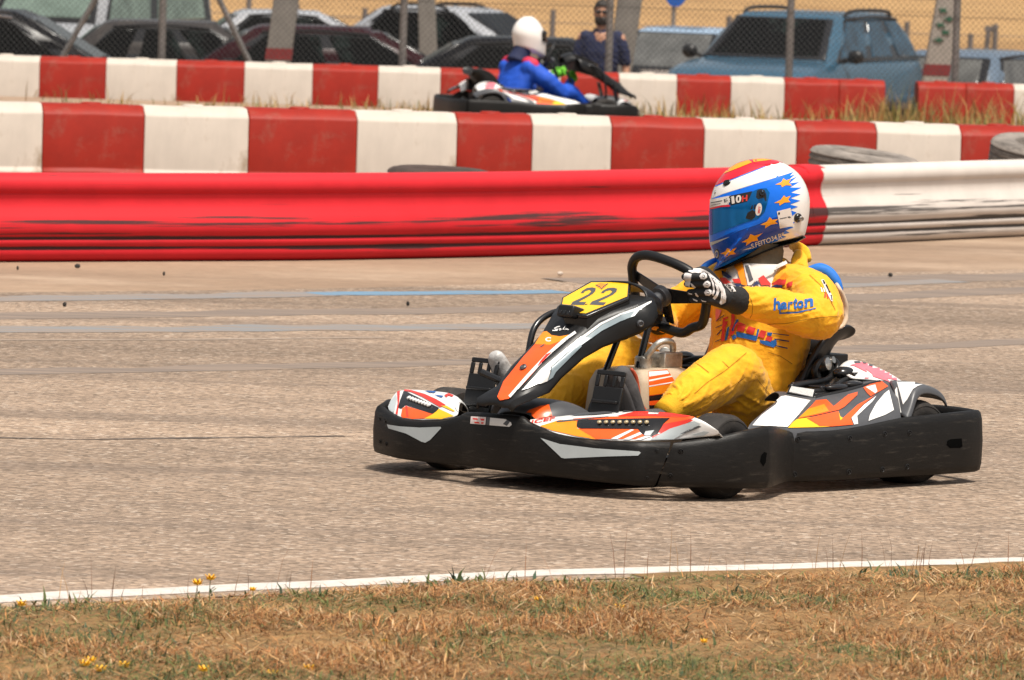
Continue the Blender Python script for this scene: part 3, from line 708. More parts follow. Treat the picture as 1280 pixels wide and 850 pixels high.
# moulded dimple beside the strap slot
film('reflector_panel', tb, [[(484, 530.5), (500, 533), (525, 534.5), (551, 533.5), (552, 535), (538, 550), (532, 553.3), (527, 552), (508, 542), (486, 535.5)]], M['silver'], front_bumper, .003)
film('reflector_panel', tb, [[(676, 547.5), (700, 555), (745, 560.5), (799, 564.3), (801, 566), (797.5, 569.5), (760, 570.5), (706, 573), (702, 572)]], M['silver'], front_bumper, .003)
M['sticker_pink'] = mat('white sticker with pink print', (.72, .62, .6), .4, var=.1)
film('sponsor_sticker', tb, [[(589, 520.5), (608, 521.5), (607, 531), (588, 529.5)]], M['sticker_pink'], front_bumper, .002)
film('sticker_print', tb, [[(591, 522.5), (597, 523), (598, 525), (592, 524.5)], [(600, 523.2), (606, 523.6), (605.5, 526), (602, 526)], [(593, 527), (599, 527.5), (600, 529.5), (594, 529)], [(602, 527.6), (605, 528), (604.5, 530), (601.5, 529.6)]], M['redfilm'], front_bumper, .003, 1.5)
film('label_slot', tb, [[(612, 522), (632, 524), (639, 528), (640, 531), (637, 533.5), (612, 531.5)]], M['lens'], front_bumper, .002)
film('slot_mark', tb, [[(609, 521.5), (613, 522), (612, 531.5), (608, 531)], [(629, 530), (634, 525), (638, 527), (634, 532.5)]], M['grey'], front_bumper, .003)

# wheels
def wheel(X, Y, Z, R0, wd, steer=0.):
    side = 1 if Y > 0 else -1
    mb = MB(); h = wd/2; r0 = .066
    prof = [(r0, -h*.8), (r0+.01, -h*.93), (R0*.78, -h), (R0*.9, -h*.95), (R0-.008, -h*.82), (R0-.001, -h*.6), (R0, 0), (R0-.001, h*.6), (R0-.008, h*.82), (R0*.9, h*.95), (R0*.86, h*.985), (R0*.85, h*.965), (R0*.78, h), (R0*.7, h*1.01), (r0+.01, h*.93), (r0, h*.8), (r0-.004, 0)]
    ax = Vector((math.sin(-steer)*1, math.cos(steer), 0))*side
    e1 = Vector((0, 0, 1)); e2 = ax.cross(e1); c = Vector((X, Y, Z)); n = 44
    rings = [[c+ax*z+(e1*math.cos(q)+e2*math.sin(q))*r for r, z in prof] for q in [2*math.pi*i/n for i in range(n)]]
    mb.rings(rings, loop=True); w_ = obj('wheel', mb, M['rubber'], kart, smooth=30)
    mb = MB(); mb.lathe([(.068, -h*.8), (.066, h*.78), (.06, h*.8), (.055, h*.55), (.03, h*.42), (.028, h*.75), (.0, h*.77)], c, ax, 28); obj('rim', mb, M['steel'], w_, smooth=35)
    mb = MB(); mb.lathe([(.017, h*.7), (.017, h*.95), (.012, h*1.0), (.0, h*1.0)], c, ax, 8); obj('hub_nut', mb, M['steel'], w_, smooth=30)
    return w_
wheel(.472, .585, .139, .139, .122, R(4)); wheel(.518, -.565, .139, .139, .118, R(4))
wheel(-.525, .545, .143, .143, .175); wheel(-.525, -.545, .143, .143, .175)

# chassis: floor, tubes, axles
mb = MB(); mb.prism([(.72, -.22, .055), (.72, .22, .055), (.1, .3, .05), (-.45, .3, .05), (-.45, -.3, .05), (.1, -.3, .05)], (0, 0, .006)); obj('floor_tray', mb, M['black'], kart)
mb = MB()
for s in (1, -1):
    mb.tube([(.80, .16*s, .09), (.68, .24*s, .075), (.45, .30*s, .07), (.2, .34*s, .07), (-.2, .34*s, .07), (-.62, .32*s, .09)], .015, 10, smooth=4)
    mb.tube([(.45, .30*s, .07), (.52, .42*s, .12), (.525, .5*s, .139)], .014, 8, smooth=3)
    mb.tube([(.2, .34*s, .08), (.18, .58*s, .10), (-.3, .6*s, .10), (-.3, .34*s, .08)], .012, 8, smooth=4)
mb.tube([(.74, -.2, .085), (.78, 0, .1), (.74, .2, .085)], .014, 8, smooth=4)
mb.tube([(-.1, -.34, .07), (-.1, .34, .07)], .014, 8); mb.tube([(-.6, -.32, .09), (-.6, .32, .09)], .014, 8)
obj('frame', mb, M['gloss_black'], kart)
mb = MB(); mb.tube([(-.525, -.54, .143), (-.525, .54, .143)], .02, 14); obj('rear_axle', mb, M['steel'], kart)
mb = MB(); mb.tube([(.30, .03, .10), (.50, .46, .125)], .007, 8); mb.tube([(.30, -.03, .10), (.50, -.46, .125)], .007, 8); obj('tie_rod', mb, M['steel'], kart)

# ---------------- front pods
def planpt(px, py, inset=.016):
    best = None
    P = [Vector((a, b)) for a, b in PLAN]
    prev = None
    for i in range(len(P)-1):
        t = (P[i+1]-P[i]); 
        if t.length < 1e-5: continue
        nn = Vector((t.y, -t.x)).normalized()
        for q in (0, .25, .5, .75):
            c = P[i]+t*q-nn*inset
            if c.y < -.1: continue
            z = zat(c.x, c.y, py); e = abs(kpix(c.x, c.y, z)[0]-px)
            if best is None or e < best[0]: best = (e, Vector((c.x, c.y, z)))
    return best[1]
def sm(o, lv=2):
    b = o.modifiers.new('sub', 'SUBSURF'); b.levels = b.render_levels = lv; return o
low = [planpt(*p) for p in ((661, 531.5), (690, 541.5), (722, 548.5), (764, 551.5), (806, 552)) ]
low += [kX(845, 550.5, .66), kX(880, 546.5, .615), kX(900, 544, .585)]
upp = [kX(663, 526.5, .80), kX(690, 521.5, .74), kX(722, 516.5, .70), kX(764, 512.3, .665), kX(815, 514, .645), kX(850, 516.5, .64), kX(876, 522.5, .625), kX(899, 542, .59)]
rows_ = []
for t in (0, .25, .5, .75, 1):
    rows_.append([a.lerp(b, t)+Vector((.3, 0, 1))*.012*math.sin(t*math.pi) for a, b in zip(low, upp)])
back = [u+Vector((-.035, 0, -.02)) for u in upp]; back2 = [u+Vector((-.045, 0, -.06)) for u in upp]
mb = MB(); mb.grid(rows_+[back, back2]); pod_m = mb
fpod = sm(obj_open('front_pod', mb, M['white'], kart, smooth=180, solid=.006)); 
tp = bvh(fpod)
def pod_films(name, polys, m, off_=.0045):
    return film(name, tp, polys, M[m], fpod, off_, 3), None
pod_films('film_amber', [[(675, 533), (700, 525.5), (721, 527), (722, 536), (745, 549.3), (722, 545.8), (690, 538.5)]], 'amber')
pod_films('film_orange', [[(716, 524), (750, 521.5), (840, 520.5), (872, 521.5), (846, 528), (822, 541), (800, 549), (745, 549), (724, 537), (721, 528)]], 'orange')
pod_films('film_red', [[(786, 517), (800, 513.7), (840, 517.3), (866, 521), (846, 522), (800, 520.5), (770, 521)], [(822, 532), (862, 524.3), (867, 525.5), (822, 546), (815, 547.5)]], 'redfilm', .006)
pod_films('film_stripe', [[(764, 549), (789, 537.5), (793, 538), (772, 549.5)], [(779, 549.8), (808, 537.5), (813, 538.5), (787, 550)], [(793, 550.2), (822, 541), (826, 542), (800, 550.5)]], 'white', .0065)
pod_films('film_grey', [[(812, 550), (838, 536), (868, 526.5), (876, 530), (860, 539), (842, 549)], [(863, 544), (880, 539), (887, 540), (880, 544.5)]], 'silver', .0065)
pod_films('film_black', [[(712, 520.5), (725, 517.5), (770, 514.2), (790, 514.5), (745, 519)], [(849, 543.2), (860, 537.5), (874, 531.8), (877, 533.5), (858, 541)], [(695, 527), (760, 521.3), (762, 522), (697, 528.8)]], 'grey', .0066)
mb_t = [(665, 528), (682, 530), (693, 526), (696, 524)]
text_film('sponsor_lettering', tp, 'ICEF', ((664, 530.5), (693, 525.5), (665.5, 526)), M['redfilm'], fpod, .006, bold=.02)
hs = [(722, 527), (728, 525.5), (800, 524), (838, 523.2), (830, 530), (822, 543), (816, 545.5), (806, 545.3), (801, 541.5), (798, 537), (726, 536.6), (721, 533.5)]
la, lb = pod_films('lamp_housing', [hs], 'gloss_black', .008)

def lamp_dots(parent, mirror):
    for i in range(8):
        mb = MB(); px = 750+(809-750)*i/7; py = 530.5-.25*i/7
        o, d = kray(px, py); h, nn, _, _ = tp.ray_cast(Vector(o.tolist()), Vector(d.tolist()).normalized())
        if h is not None: mb.lathe([(.0075, .008), (.0075, .011), (.006, .013), (.0001, .0145)], h, nn, 12); obj('led_lens', mb, M['led'], parent)
lamp_dots(la, False)
film('lamp_bracket', tp, [[(807, 540), (818, 538.5), (813, 545), (805, 545.2)]], M['silver'], la, .0095, 2)

# far pod
def planpt_far(px, py, inset=.018):
    best = None; P = [Vector((a, b)) for a, b in PLAN]
    for i in range(len(P)-1):
        t = P[i+1]-P[i]
        if t.length < 1e-5: continue
        nn = Vector((t.y, -t.x)).normalized()
        for q in (0, .25, .5, .75):
            c = P[i]+t*q-nn*inset
            if c.y > -.12 or c.x < .52: continue
            z = zat(c.x, c.y, py); e = abs(kpix(c.x, c.y, z)[0]-px)
            if best is None or e < best[0]: best = (e, Vector((c.x, c.y, z)))
    return best[1]
lowf = [planpt_far(*p) for p in ((483, 512), (494, 520.5), (511, 525.5), (540, 526), (560, 524.5), (574, 520))]
uppf = [kX(498, 488, .64), kX(508, 485.5, .64), kX(525, 486, .66), kX(545, 488, .685), kX(566, 490, .70), kX(577, 503, .735)]
rows_ = [[a.lerp(b, t)+Vector((.3, 0, 1))*.010*math.sin(t*math.pi) for a, b in zip(lowf, uppf)] for t in (0, .25, .5, .75, 1)]
bk = [u+Vector((-.035, 0, -.02)) for u in uppf]; bk2 = [u+Vector((-.045, 0, -.06)) for u in uppf]
mb = MB(); mb.grid(rows_+[bk, bk2]); fpod_r = sm(obj_open('front_pod', mb, M['white'], kart, smooth=180, solid=.006)); tpf = bvh(fpod_r)
def Z1(a, b): return (460+a/6.07, 460+b/6.07)
def far(nm, polys, m, o_=.0045): return film(nm, tpf, [[Z1(*p) for p in q] for q in polys], M[m], fpod_r, o_, 2)
far('film_grey', [[(150, 285), (215, 200), (222, 240), (200, 345), (165, 320)]], 'silver')
far('film_stripe', [[(222, 185), (245, 170), (240, 240), (228, 355), (212, 350), (228, 270)], [(285, 290), (300, 292), (310, 375), (296, 375)]], 'redfilm', .005)
far('film_orange', [[(250, 375), (262, 310), (290, 292), (470, 345), (497, 352), (430, 385), (340, 388)]], 'orange', .0045)
far('film_amber', [[(430, 386), (495, 354), (540, 312), (655, 366), (560, 388)], [(555, 290), (600, 290), (665, 330), (650, 332)]], 'yellowfilm', .005)
far('film_red', [[(268, 165), (330, 172), (430, 200), (520, 240), (595, 285), (550, 300), (420, 225), (330, 185), (275, 178)]], 'redfilm', .005)
far('film_mark', [[(432, 176), (520, 180), (505, 192), (470, 190)], [(500, 205), (575, 215), (560, 228)]], 'blueprint', .0055)
far('film_mark', [[(580, 210), (610, 195), (650, 212), (640, 222), (612, 212), (595, 226)]], 'redfilm', .0055)
far('end_cap', [[(655, 215), (672, 205), (706, 285), (690, 350), (662, 300)]], 'lens', .006)
lb = far('lamp_housing', [[(232, 300), (246, 250), (272, 182), (300, 188), (545, 308), (520, 335), (490, 350), (465, 343), (290, 282), (255, 312)]], 'gloss_black', .007)
for i in range(8):
    mb = MB(); o, d = kray(*Z1(318+152*i/7, 240+54*i/7)); h, nn, _, _ = tpf.ray_cast(Vector(o.tolist()), Vector(d.tolist()).normalized())
    if h is not None: nn = nn if nn.z > 0 else -nn; mb.lathe([(.008, .006), (.008, .010), (.006, .012), (.0001, .0135)], h, nn, 10); obj('led_lens', mb, M['lens'], lb)
# ---------------- nose fairing with the number plate
CR = [(631, 501.5, .040), (647.5, 488.5, .046), (672, 460, .052), (695, 441, .058), (720, 419.5, .072), (746, 400, .098), (768, 390.5, .125), (795, 381, .150), (816, 373.6, .160)]
LO = [(646, 508), (686, 491), (701, 473), (729, 448), (753, 434), (780, 424), (799, 417), (815, 407), (822, 396)]
rows_ = []
for (x, y, w_), (lx, ly) in zip(CR, LO):
    c = kY(x, y, w_); lo = kY(lx, ly, w_+.045); md = c.lerp(lo, .5)+Vector((.008, .012, .008))
    half = [c+Vector((0, 0, 0)), c.lerp(md, .25), md, lo.lerp(md, .2), lo]
    tp_ = [Vector((c.x, c.y*k, c.z+.006*(1-k*k))) for k in (0, .35, .7)]
    side_ = tp_+half
    rows_.append([Vector((p.x, -p.y, p.z)) for p in side_[:0:-1]]+side_)
tip = [[p+Vector((.012, 0, -.02)) for p in rows_[0]]]
tip = [[Vector((p.x, p.y*.9, min(p.z, rows_[0][7].z-.02))) for p in tip[0]]]
mb = MB(); mb.grid(tip+rows_); nose = obj_open('nose_fairing', mb, M['black'], kart, smooth=45, solid=.008)
e = nose.modifiers.new('crease', 'EDGE_SPLIT') if False else None
tn = bvh(nose)
film('film_orange', tn, [[(622, 496.5), (630, 477.5), (654.5, 447), (670, 430), (690, 431), (703, 425.5), (708, 426.5), (681, 450), (660, 474), (636, 499.5), (625.5, 501)]], M['orange'], nose, 0.0075, 1.6)
film('film_amber', tn, [[(669, 431), (676, 420), (680, 415.5), (684, 415), (690, 420), (700, 421.5), (712, 419.5), (703, 426.5), (688, 432)]], M['amber'], nose, 0.0080, 1.6)
film('film_stripe', tn, [line([(637, 497), (660, 470.5), (682, 447), (704, 427), (720, 416)], 3.4), line([(642, 492.5), (665, 465), (690, 441.5), (712, 422.5)], 1.3)], M['white'], nose, 0.0086, 1.6)
film('film_dark_stripe', tn, [[(672, 459), (680, 452), (690, 441), (683, 444), (676, 452)]], M['redfilm'], nose, 0.0090, 1.6)
film('film_white', tn, [[(652, 489), (654.5, 486), (676.5, 462), (699, 443), (724, 423), (750, 404), (772, 393.5), (798, 384.5), (811, 378), (814.5, 377), (814, 379), (800, 388), (776, 394), (752, 406), (726, 426), (703, 447), (689, 459), (683.5, 476.5), (670, 481.5), (655, 488.5)]], M['white'], nose, 0.0080, 1.6)
film('film_grey', tn, [[(684, 476), (690, 459), (704, 447), (727, 426), (753, 406), (777, 394), (800, 387), (793, 395.5), (775, 402), (752, 414), (727, 432), (705, 454), (694, 465), (690, 472)]], M['steelblue'], nose, 0.0088, 1.6)
text_film('lettering', tn, 'WWW.KART.COM', ((781, 389), (808, 379.5), (780.3, 387)), M['grey'], nose, .008)
text_film('lettering', tn, 'C', ((682, 428), (689, 428), (682.5, 422.5)), M['white'], nose, .0085, bold=.05)
film('film_dark_stripe', tn, [[(675, 435), (682, 430.5), (680, 433.5), (677, 435.3)]], M['grey'], nose, 0.0105, 1.6)
# script lettering on the black field
film('script_lettering', tn, [line([(700.5, 408.8), (697, 409.5), (693.5, 411.3), (695, 412.6), (698, 412.5), (697, 414), (691, 414)], 1.3), line([(699, 412.5), (701.3, 411.4), (702, 412.8), (699.6, 413.7)], 1), line([(707, 408.5), (704, 412.8), (706.2, 412.4)], 1), line([(708, 411), (707.6, 413), (709.5, 412), (711, 413.3)], 1)], M['white'], nose, .007, 1.)
# raised pedestal and plate
PC = kY(742, 372.5, 0); PN = Vector((math.sin(R(20)), 0, math.cos(R(20))))
hexa = [(699.5, 384.5), (702.5, 371.5), (738.5, 351), (787.5, 350.8), (786, 372), (733, 394.5), (706, 392)]
hp = [kpl(x, y, PC, PN) for x, y in hexa]
mb = MB(); mb.prism(hp, -PN*.012); plate = obj('number_plate', mb, M['gloss_black'], kart, bevel=.003)
tpl = bvh(plate)
film('plate_field', tpl, [[(702, 383.5), (704.5, 372.5), (739.3, 353.2), (785.5, 353), (784, 370.8), (732.5, 392), (707, 390)]], M['yellowfilm'], plate, .0015)
two = [(0, .18), (.02, 0), (1, 0), (1, .17), (.42, .17), (.75, .42), (.97, .62), (1, .8), (.85, .96), (.55, 1), (.2, .96), (.03, .80), (.05, .66), (.25, .66), (.27, .78), (.5, .85), (.72, .78), (.7, .62), (.35, .38)]
def glyph(o_, b_, t_):
    o_, b_, t_ = Vector(o_), Vector(b_), Vector(t_); return [tuple(o_+(b_-o_)*x+(t_-o_)*y) for x, y in two]
film('number_22', tpl, [glyph((713, 381.5), (730, 381.8), (731, 359.5)), glyph((736.5, 381.2), (754.5, 382.2), (757, 359.5))], M['grey'], plate, .003, 2)
film('plate_crest', tpl, [[(744, 356.5), (750, 354), (759, 355.5), (757, 359), (752, 362), (747, 359.5)]], M['amber'], plate, .003, 2)
film('plate_mark', tpl, [line([(745, 357), (750, 359), (752, 362), (755, 358.5), (760, 355)], 1.2)], M['grey'], plate, .004, 1.5)
# dark cowl carrying the plate
top = [p-PN*.012 for p in hp]; base = [Vector((p.x*.985+.005, p.y*.98, p.z-.10-.05*max(0, min(1, (.62-p.x)/.4)))) for p in top]
mb = MB(); mb.rings([[Vector(p) for p in base], [p.lerp(b, .3) for p, b in zip(top, base)], top], cap=True); obj('plate_cowl', mb, M['black'], nose, smooth=40)
# rounded black hump behind the plate with its sticker
hump = []
for t in np.linspace(0, 1, 6):
    X = .34-.10*t; zt = .664-.035*t**2; hw = .140-.02*t
    hump.append([Vector((X-.02*abs(math.sin(a)), hw*math.cos(a), zt-.075+.075*max(0, math.sin(a))**.6)) for a in np.linspace(0, math.pi, 13)])
mb = MB(); mb.grid(hump); hm = obj_open('dash_cowl', mb, M['black'], nose, smooth=180, solid=.006, subsurf=1); th = bvh(hm)
film('cowl_sticker', th, [[(758, 350.3), (766, 347.5), (777, 347), (783, 350.5), (770, 352)]], M['blueprint'], hm, .003)
film('cowl_sticker', th, [[(768, 348.5), (777, 347.2), (779, 349), (771, 351)]], M['white'], hm, .0042, 2)
film('cowl_sticker', th, [[(777, 347.5), (786, 347.5), (793, 352), (783, 351.5)]], M['orange'], hm, .003)
# timing camera box clamped to the plate
camc = kY(714, 391, .01)
mb = MB(); ax = Vector((1, -.1, .28)).normalized(); rot = ax.to_track_quat('X', 'Z').to_matrix()
mb.box(camc, (.06, .075, .04), rot); mb.box(camc+rot @ Vector((-.05, -.01, .018)), (.05, .05, .012), rot); mb.box(camc+rot @ Vector((-.06, .0, .03)), (.018, .018, .03), rot)
tc_ = obj('camera_box', mb, M['black'], nose, bevel=.006)
mb = MB(); mb.box(camc+rot @ Vector((.0, 0, .0205)), (.045, .06, .003), rot); obj('camera_top', mb, M['steel'], tc_, bevel=.001)
mb = MB()
for k in (-.02, 0, .02): mb.box(camc+rot @ Vector((.0302, k, -.006)), (.003, .012, .012), rot)
obj('camera_lens', mb, M['gloss_black'], tc_, bevel=.002)
bolt_n = MB(); 
for px, py in ((655, 460.5), (799.5, 404)):
    o, d = kray(px, py); h, nn, _, _ = tn.ray_cast(Vector(o.tolist()), Vector(d.tolist()).normalized())
    if h is not None: bolt_n.lathe([(.012, 0), (.012, .009), (.008, .012), (.006, .009), (.0001, .009)], h, nn if nn.y > -.2 else -nn, 14)
obj('fairing_bolt', bolt_n, M['grey'], nose)
# hump under the nose tip
mb = MB(); rows_ = []
for X, hw, zt in ((.80, .10, .245), (.77, .12, .27), (.70, .14, .285), (.62, .145, .28), (.56, .14, .25)):
    rows_.append([Vector((X, hw*1.12, .14)), Vector((X, hw*1.05, zt-.045)), Vector((X, hw*.8, zt)), Vector((X, 0, zt+.006)), Vector((X, -hw*.8, zt)), Vector((X, -hw*1.05, zt-.045)), Vector((X, -hw*1.12, .14))])
mb.grid(rows_); base_ = obj_open('nose_base', mb, M['grey'], kart, smooth=180, solid=.006, subsurf=2); tb2 = bvh(base_)
film('film_orange', tb2, [[(651, 521.5), (662, 513), (676, 508), (686, 506), (690, 520), (670, 524)]], M['orange'], base_, .005)
film('film_orange', tb2, [[(613, 516), (617, 507), (621, 502), (623, 506), (620, 516)]], M['redfilm'], base_, .005)
# rail beside the fairing
mb = MB(); mb.tube([(.60, -.12, .16), (.62, -.135, .30), (.60, -.14, .44), (.56, -.15, .515), (.48, -.15, .555), (.38, -.14, .56)], .011, 10, smooth=6); mb.tube([(.69, -.16, .33), (.72, -.24, .36)], .012, 8); obj('nose_rail', mb, M['gloss_black'], kart)
mb = MB(); mb.tube([(.30, 0, .12), (.16, 0, .54)], .012, 10); mb.tube([(.45, -.06, .10), (.27, -.03, .50)], .011, 10); obj('steering_column', mb, M['gloss_black'], kart)
# steering wheel
WC = Vector((.075, .0, .624)); wn = Vector((-.93, 0, .37)).normalized(); wu = Vector((.37, 0, .93)); wl = Vector((0, 1, 0))
shape = [(-.150, .02), (-.146, .06), (-.118, .102), (-.06, .124), (.04, .124), (.108, .110), (.152, .078), (.165, .035), (.160, -.03), (.145, -.075), (.105, -.10), (.075, -.125), (.04, -.135), (-.04, -.135), (-.075, -.125), (-.105, -.10), (-.138, -.075), (-.150, -.03)]
TURN = R(-13)   # the wheel is turned into the corner
shape = [(a*math.cos(TURN)-b*math.sin(TURN), a*math.sin(TURN)+b*math.cos(TURN)) for a, b in shape]
rim = [WC+wl*a+wu*b-wn*(.012*(abs(b)/.13)) for a, b in shape]
mb = MB(); mb.tube(rim, .0165, 12, loop=True, smooth=4); sw = obj('steering_wheel', mb, M['black'], kart, smooth=180)
mb = MB()
for a, b in ((-.142, .02), (.155, .02), (0, -.12)):
    a, b = a*math.cos(TURN)-b*math.sin(TURN), a*math.sin(TURN)+b*math.cos(TURN); t = wl*a+wu*b; n2 = wn.cross(t.normalized())
    p0 = WC+wn*-.035; p1 = WC+t
    mb.prism([p0+n2*.03, p1+n2*.016, p1-n2*.016, p0-n2*.03], wn*.006)
obj('spoke', mb, M['gloss_black'], sw, bevel=.002)
mb = MB(); mb.lathe([(.0, -.052), (.034, -.05), (.038, -.042), (.038, -.030), (.0, -.028)], WC, wn, 20); mb.lathe([(.022, -.09), (.022, -.05)], WC, wn, 14, cap=True); obj('wheel_hub', mb, M['grey'], sw)
# pedals
for s in (1, -1):
    P0 = Vector((.668, (.275 if s > 0 else .287)*s, .318)); rot = Matrix.Rotation(R(-14), 3, 'Y')
    mb = MB(); w2, h2 = .062, .10
    def bx(y0, y1, z0, z1): mb.box(P0+rot @ Vector((0, (y0+y1)/2, (z0+z1)/2)), (.008, abs(y1-y0), abs(z1-z0)), rot)
    bx(-w2, w2, -h2, .030); bx(-w2, w2, .068, .084); bx(-w2, -w2+.016, .030, .068); bx(w2-.016, w2, .030, .068); bx(-.026, -.012, .030, .068); bx(.012, .026, .030, .068)
    mb.box(P0+rot @ Vector((.006, 0, -.02)), (.016, .11, .01), rot); mb.box(P0+rot @ Vector((.006, 0, -.075)), (.016, .11, .01), rot)
    pd = obj('pedal', mb, M['black'], kart, bevel=.003)
    mb = MB(); mb.tube([P0+Vector((.02, 0, -.1)), P0+Vector((.03, -.03*s, -.2)), P0+Vector((.0, -.05*s, -.25))], .01, 8, smooth=3); mb.box(P0+Vector((.02, -.03*s, -.15)), (.02, .12, .09)); obj('pedal_arm', mb, M['black'], pd)
# tank
mb = MB(); rows_ = []
for z, x0, x1, hw in ((.08, .02, .38, .10), (.10, .005, .40, .115), (.24, .0, .385, .12), (.33, .01, .37, .118), (.365, .03, .35, .105), (.375, .06, .32, .08)):
    ring = []
    for a in np.linspace(0, 2*math.pi, 28, endpoint=False):
        c, s = math.cos(a), math.sin(a); k = 4.5
        r = (abs(c)**k+abs(s)**k)**(-1/k); ring.append(Vector(((x0+x1)/2+(x1-x0)/2*r*c, hw*r*s, z)))
    rows_.append(ring)
mb.rings(rows_); tank = obj('fuel_tank', mb, M['tank'], kart, smooth=60); tt = bvh(tank)
film('tank_label', tt, [[(810.5, 464), (834, 462), (843, 476), (836, 500), (826, 514), (811.5, 514)]], M['orange'], tank, .002)
film('label_stripe', tt, [[(811, 465), (834, 463.5), (836, 467), (811, 471)], [(811, 475), (839, 469.5), (840, 471), (811, 477)], [(811, 482), (842, 477), (842.5, 478.2), (811, 483.6)]], M['white'], tank, .003, 2)
film('label_stripe', tt, [[(811.2, 495), (838, 491), (835, 499), (811.3, 501)], [(811.4, 506.5), (831, 506), (826, 513.6), (811.5, 513.6)]], M['gloss_black'], tank, .003, 2)
film('label_fade', tt, [[(811, 484), (842, 479.5), (840, 490), (811.2, 494)]], M['amber'], tank, .003, 2)
mb = MB(); mb.lathe([(.03, 0), (.03, .035), (.02, .04), (.0, .04)], (.19, .0, .375), (0, 0, 1), 16); mb.box((.10, .02, .40), (.09, .07, .05)); mb.tube([(.10, .05, .43), (.12, .06, .46), (.17, .05, .46), (.2, .02, .41)], .012, 8, smooth=4); mb.tube([(.06, -.02, .42), (.02, -.06, .40), (.0, -.06, .36)], .02, 10, smooth=4); obj('tank_fittings', mb, M['alu'], kart, bevel=.004)
# seat
rows_ = []
for X, Z, hw, bol, ang in ((.02, .10, .15, .05, 10), (-.08, .065, .175, .08, 5), (-.22, .05, .195, .12, 0), (-.36, .075, .205, .16, -22), (-.45, .17, .21, .17, -52), (-.515, .29, .215, .16, -62), (-.56, .38, .22, .15, -64), (-.585, .435, .222, .11, -60), (-.615, .455, .22, .07, -30), (-.635, .452, .215, .045, -5)):
    up = Vector((math.sin(R(-ang)), 0, math.cos(R(-ang)))); r_ = []
    for t in np.linspace(-1, 1, 13):
        a = abs(t); y = hw*(min(1, a*1.25) if a < .8 else 1+.06*(a-.8)/.2)*(1 if t > 0 else -1)
        r_.append(Vector((X, y, Z))+up*bol*max(0, (a-.45)/.55)**1.7)
    rows_.append(r_)
mb = MB(); mb.grid(rows_); seat = obj_open('seat', mb, M['black'], kart, smooth=180, solid=.014, subsurf=2)
# ---------------- side fairings
A_ = lambda *p: kY(*p)
cols_ = [
 [A_(936, 532, .565), A_(948, 522, .54), A_(960, 512, .50), A_(972, 503, .46), A_(980, 493, .42)],
 [A_(984, 534.5, .60), A_(993, 524, .575), A_(1003, 514, .54), A_(1012, 505.5, .49), A_(1019, 497, .44)],
 [A_(1040, 531, .635), A_(1045, 519, .60), A_(1049, 508, .555), A_(1056, 498, .505), A_(1062, 487.5, .45)],
 [A_(1098, 524, .655), A_(1097, 511, .62), A_(1097, 499, .575), A_(1099, 487, .525), A_(1102, 475, .47)],
 [A_(1127, 518, .655), A_(1126, 509, .63), A_(1124, 500, .60), A_(1122, 491, .56), A_(1120, 482, .51)],
]
cols_ = [[p+Vector((.016, .002, -.002)) for p in cols_[0]]]+cols_
rows_ = [[c[i] for c in cols_] for i in range(5)]
tops = [c[-1]+Vector((-.02, -.05, .012)) for c in cols_]; tops2 = [c[-1]+Vector((-.02, -.10, -.03)) for c in cols_]
skirt = [c[0]+Vector((0, .012, -.05)) for c in cols_]
mb = MB(); mb.grid([skirt]+rows_+[tops, tops2]); podm = mb
spod = sm(obj_open('side_fairing', mb, M['grey'], kart, smooth=180, solid=.006)); spod_r = sm(obj_open('side_fairing', podm.mirror(), M['grey'], kart, smooth=180, solid=.006))
ts = bvh(spod)
def sf(name, polys, m, o_=.0045, step=3.):
    a, b, tw = film(name, ts, polys, M[m], spod, o_, step, mirror=True)
    for t_ in tw: t_.parent = spod_r
sf('film_white', [[(940, 532), (952, 519), (967, 508), (969.5, 506), (968, 503.5), (976, 496), (982, 495), (1013, 501), (998, 519), (984, 534)]], 'white')
sf('film_amber', [[(984.5, 535), (991, 528), (996, 524.5), (1024, 520.5), (1048, 514.5), (1050, 521), (1066, 531), (1030, 534)]], 'yellowfilm')
sf('film_orange', [[(997, 524), (1013, 509), (1020, 501), (1033, 500), (1042, 508.5), (1060, 494), (1072, 490.5), (1071.5, 494.5), (1055, 509.5), (1048.5, 513), (1025, 518.5)]], 'orange', .0052)
sf('film_amber', [[(998, 523), (1010, 512), (1030, 506), (1036, 514.5), (1020, 518.3)]], 'amber', .0058)
sf('film_orange', [[(1008, 523.5), (1048, 514.5), (1050, 526), (1057, 520), (1072, 506.5), (1094, 494.5), (1078, 507), (1063, 524), (1066, 531), (1040, 533.3), (1024, 533)]], 'orange', .0056)
sf('film_orange', [[(1079, 485), (1094, 478), (1102, 477), (1110, 483.5), (1098, 490.5), (1088, 496), (1084, 492)]], 'orange', .0052)
sf('film_stripe', [[(1064, 523), (1080, 506.5), (1095.5, 495.5), (1090, 503), (1071, 520.5), (1072, 530), (1067, 531)], [(1082, 484.5), (1094, 481.5), (1096.5, 490), (1094, 492.5)]], 'white', .006)
sf('film_white', [[(1085, 526.5), (1087, 519), (1095, 505), (1105, 493), (1111, 488), (1117, 513), (1107, 518.5)]], 'white', .0055)
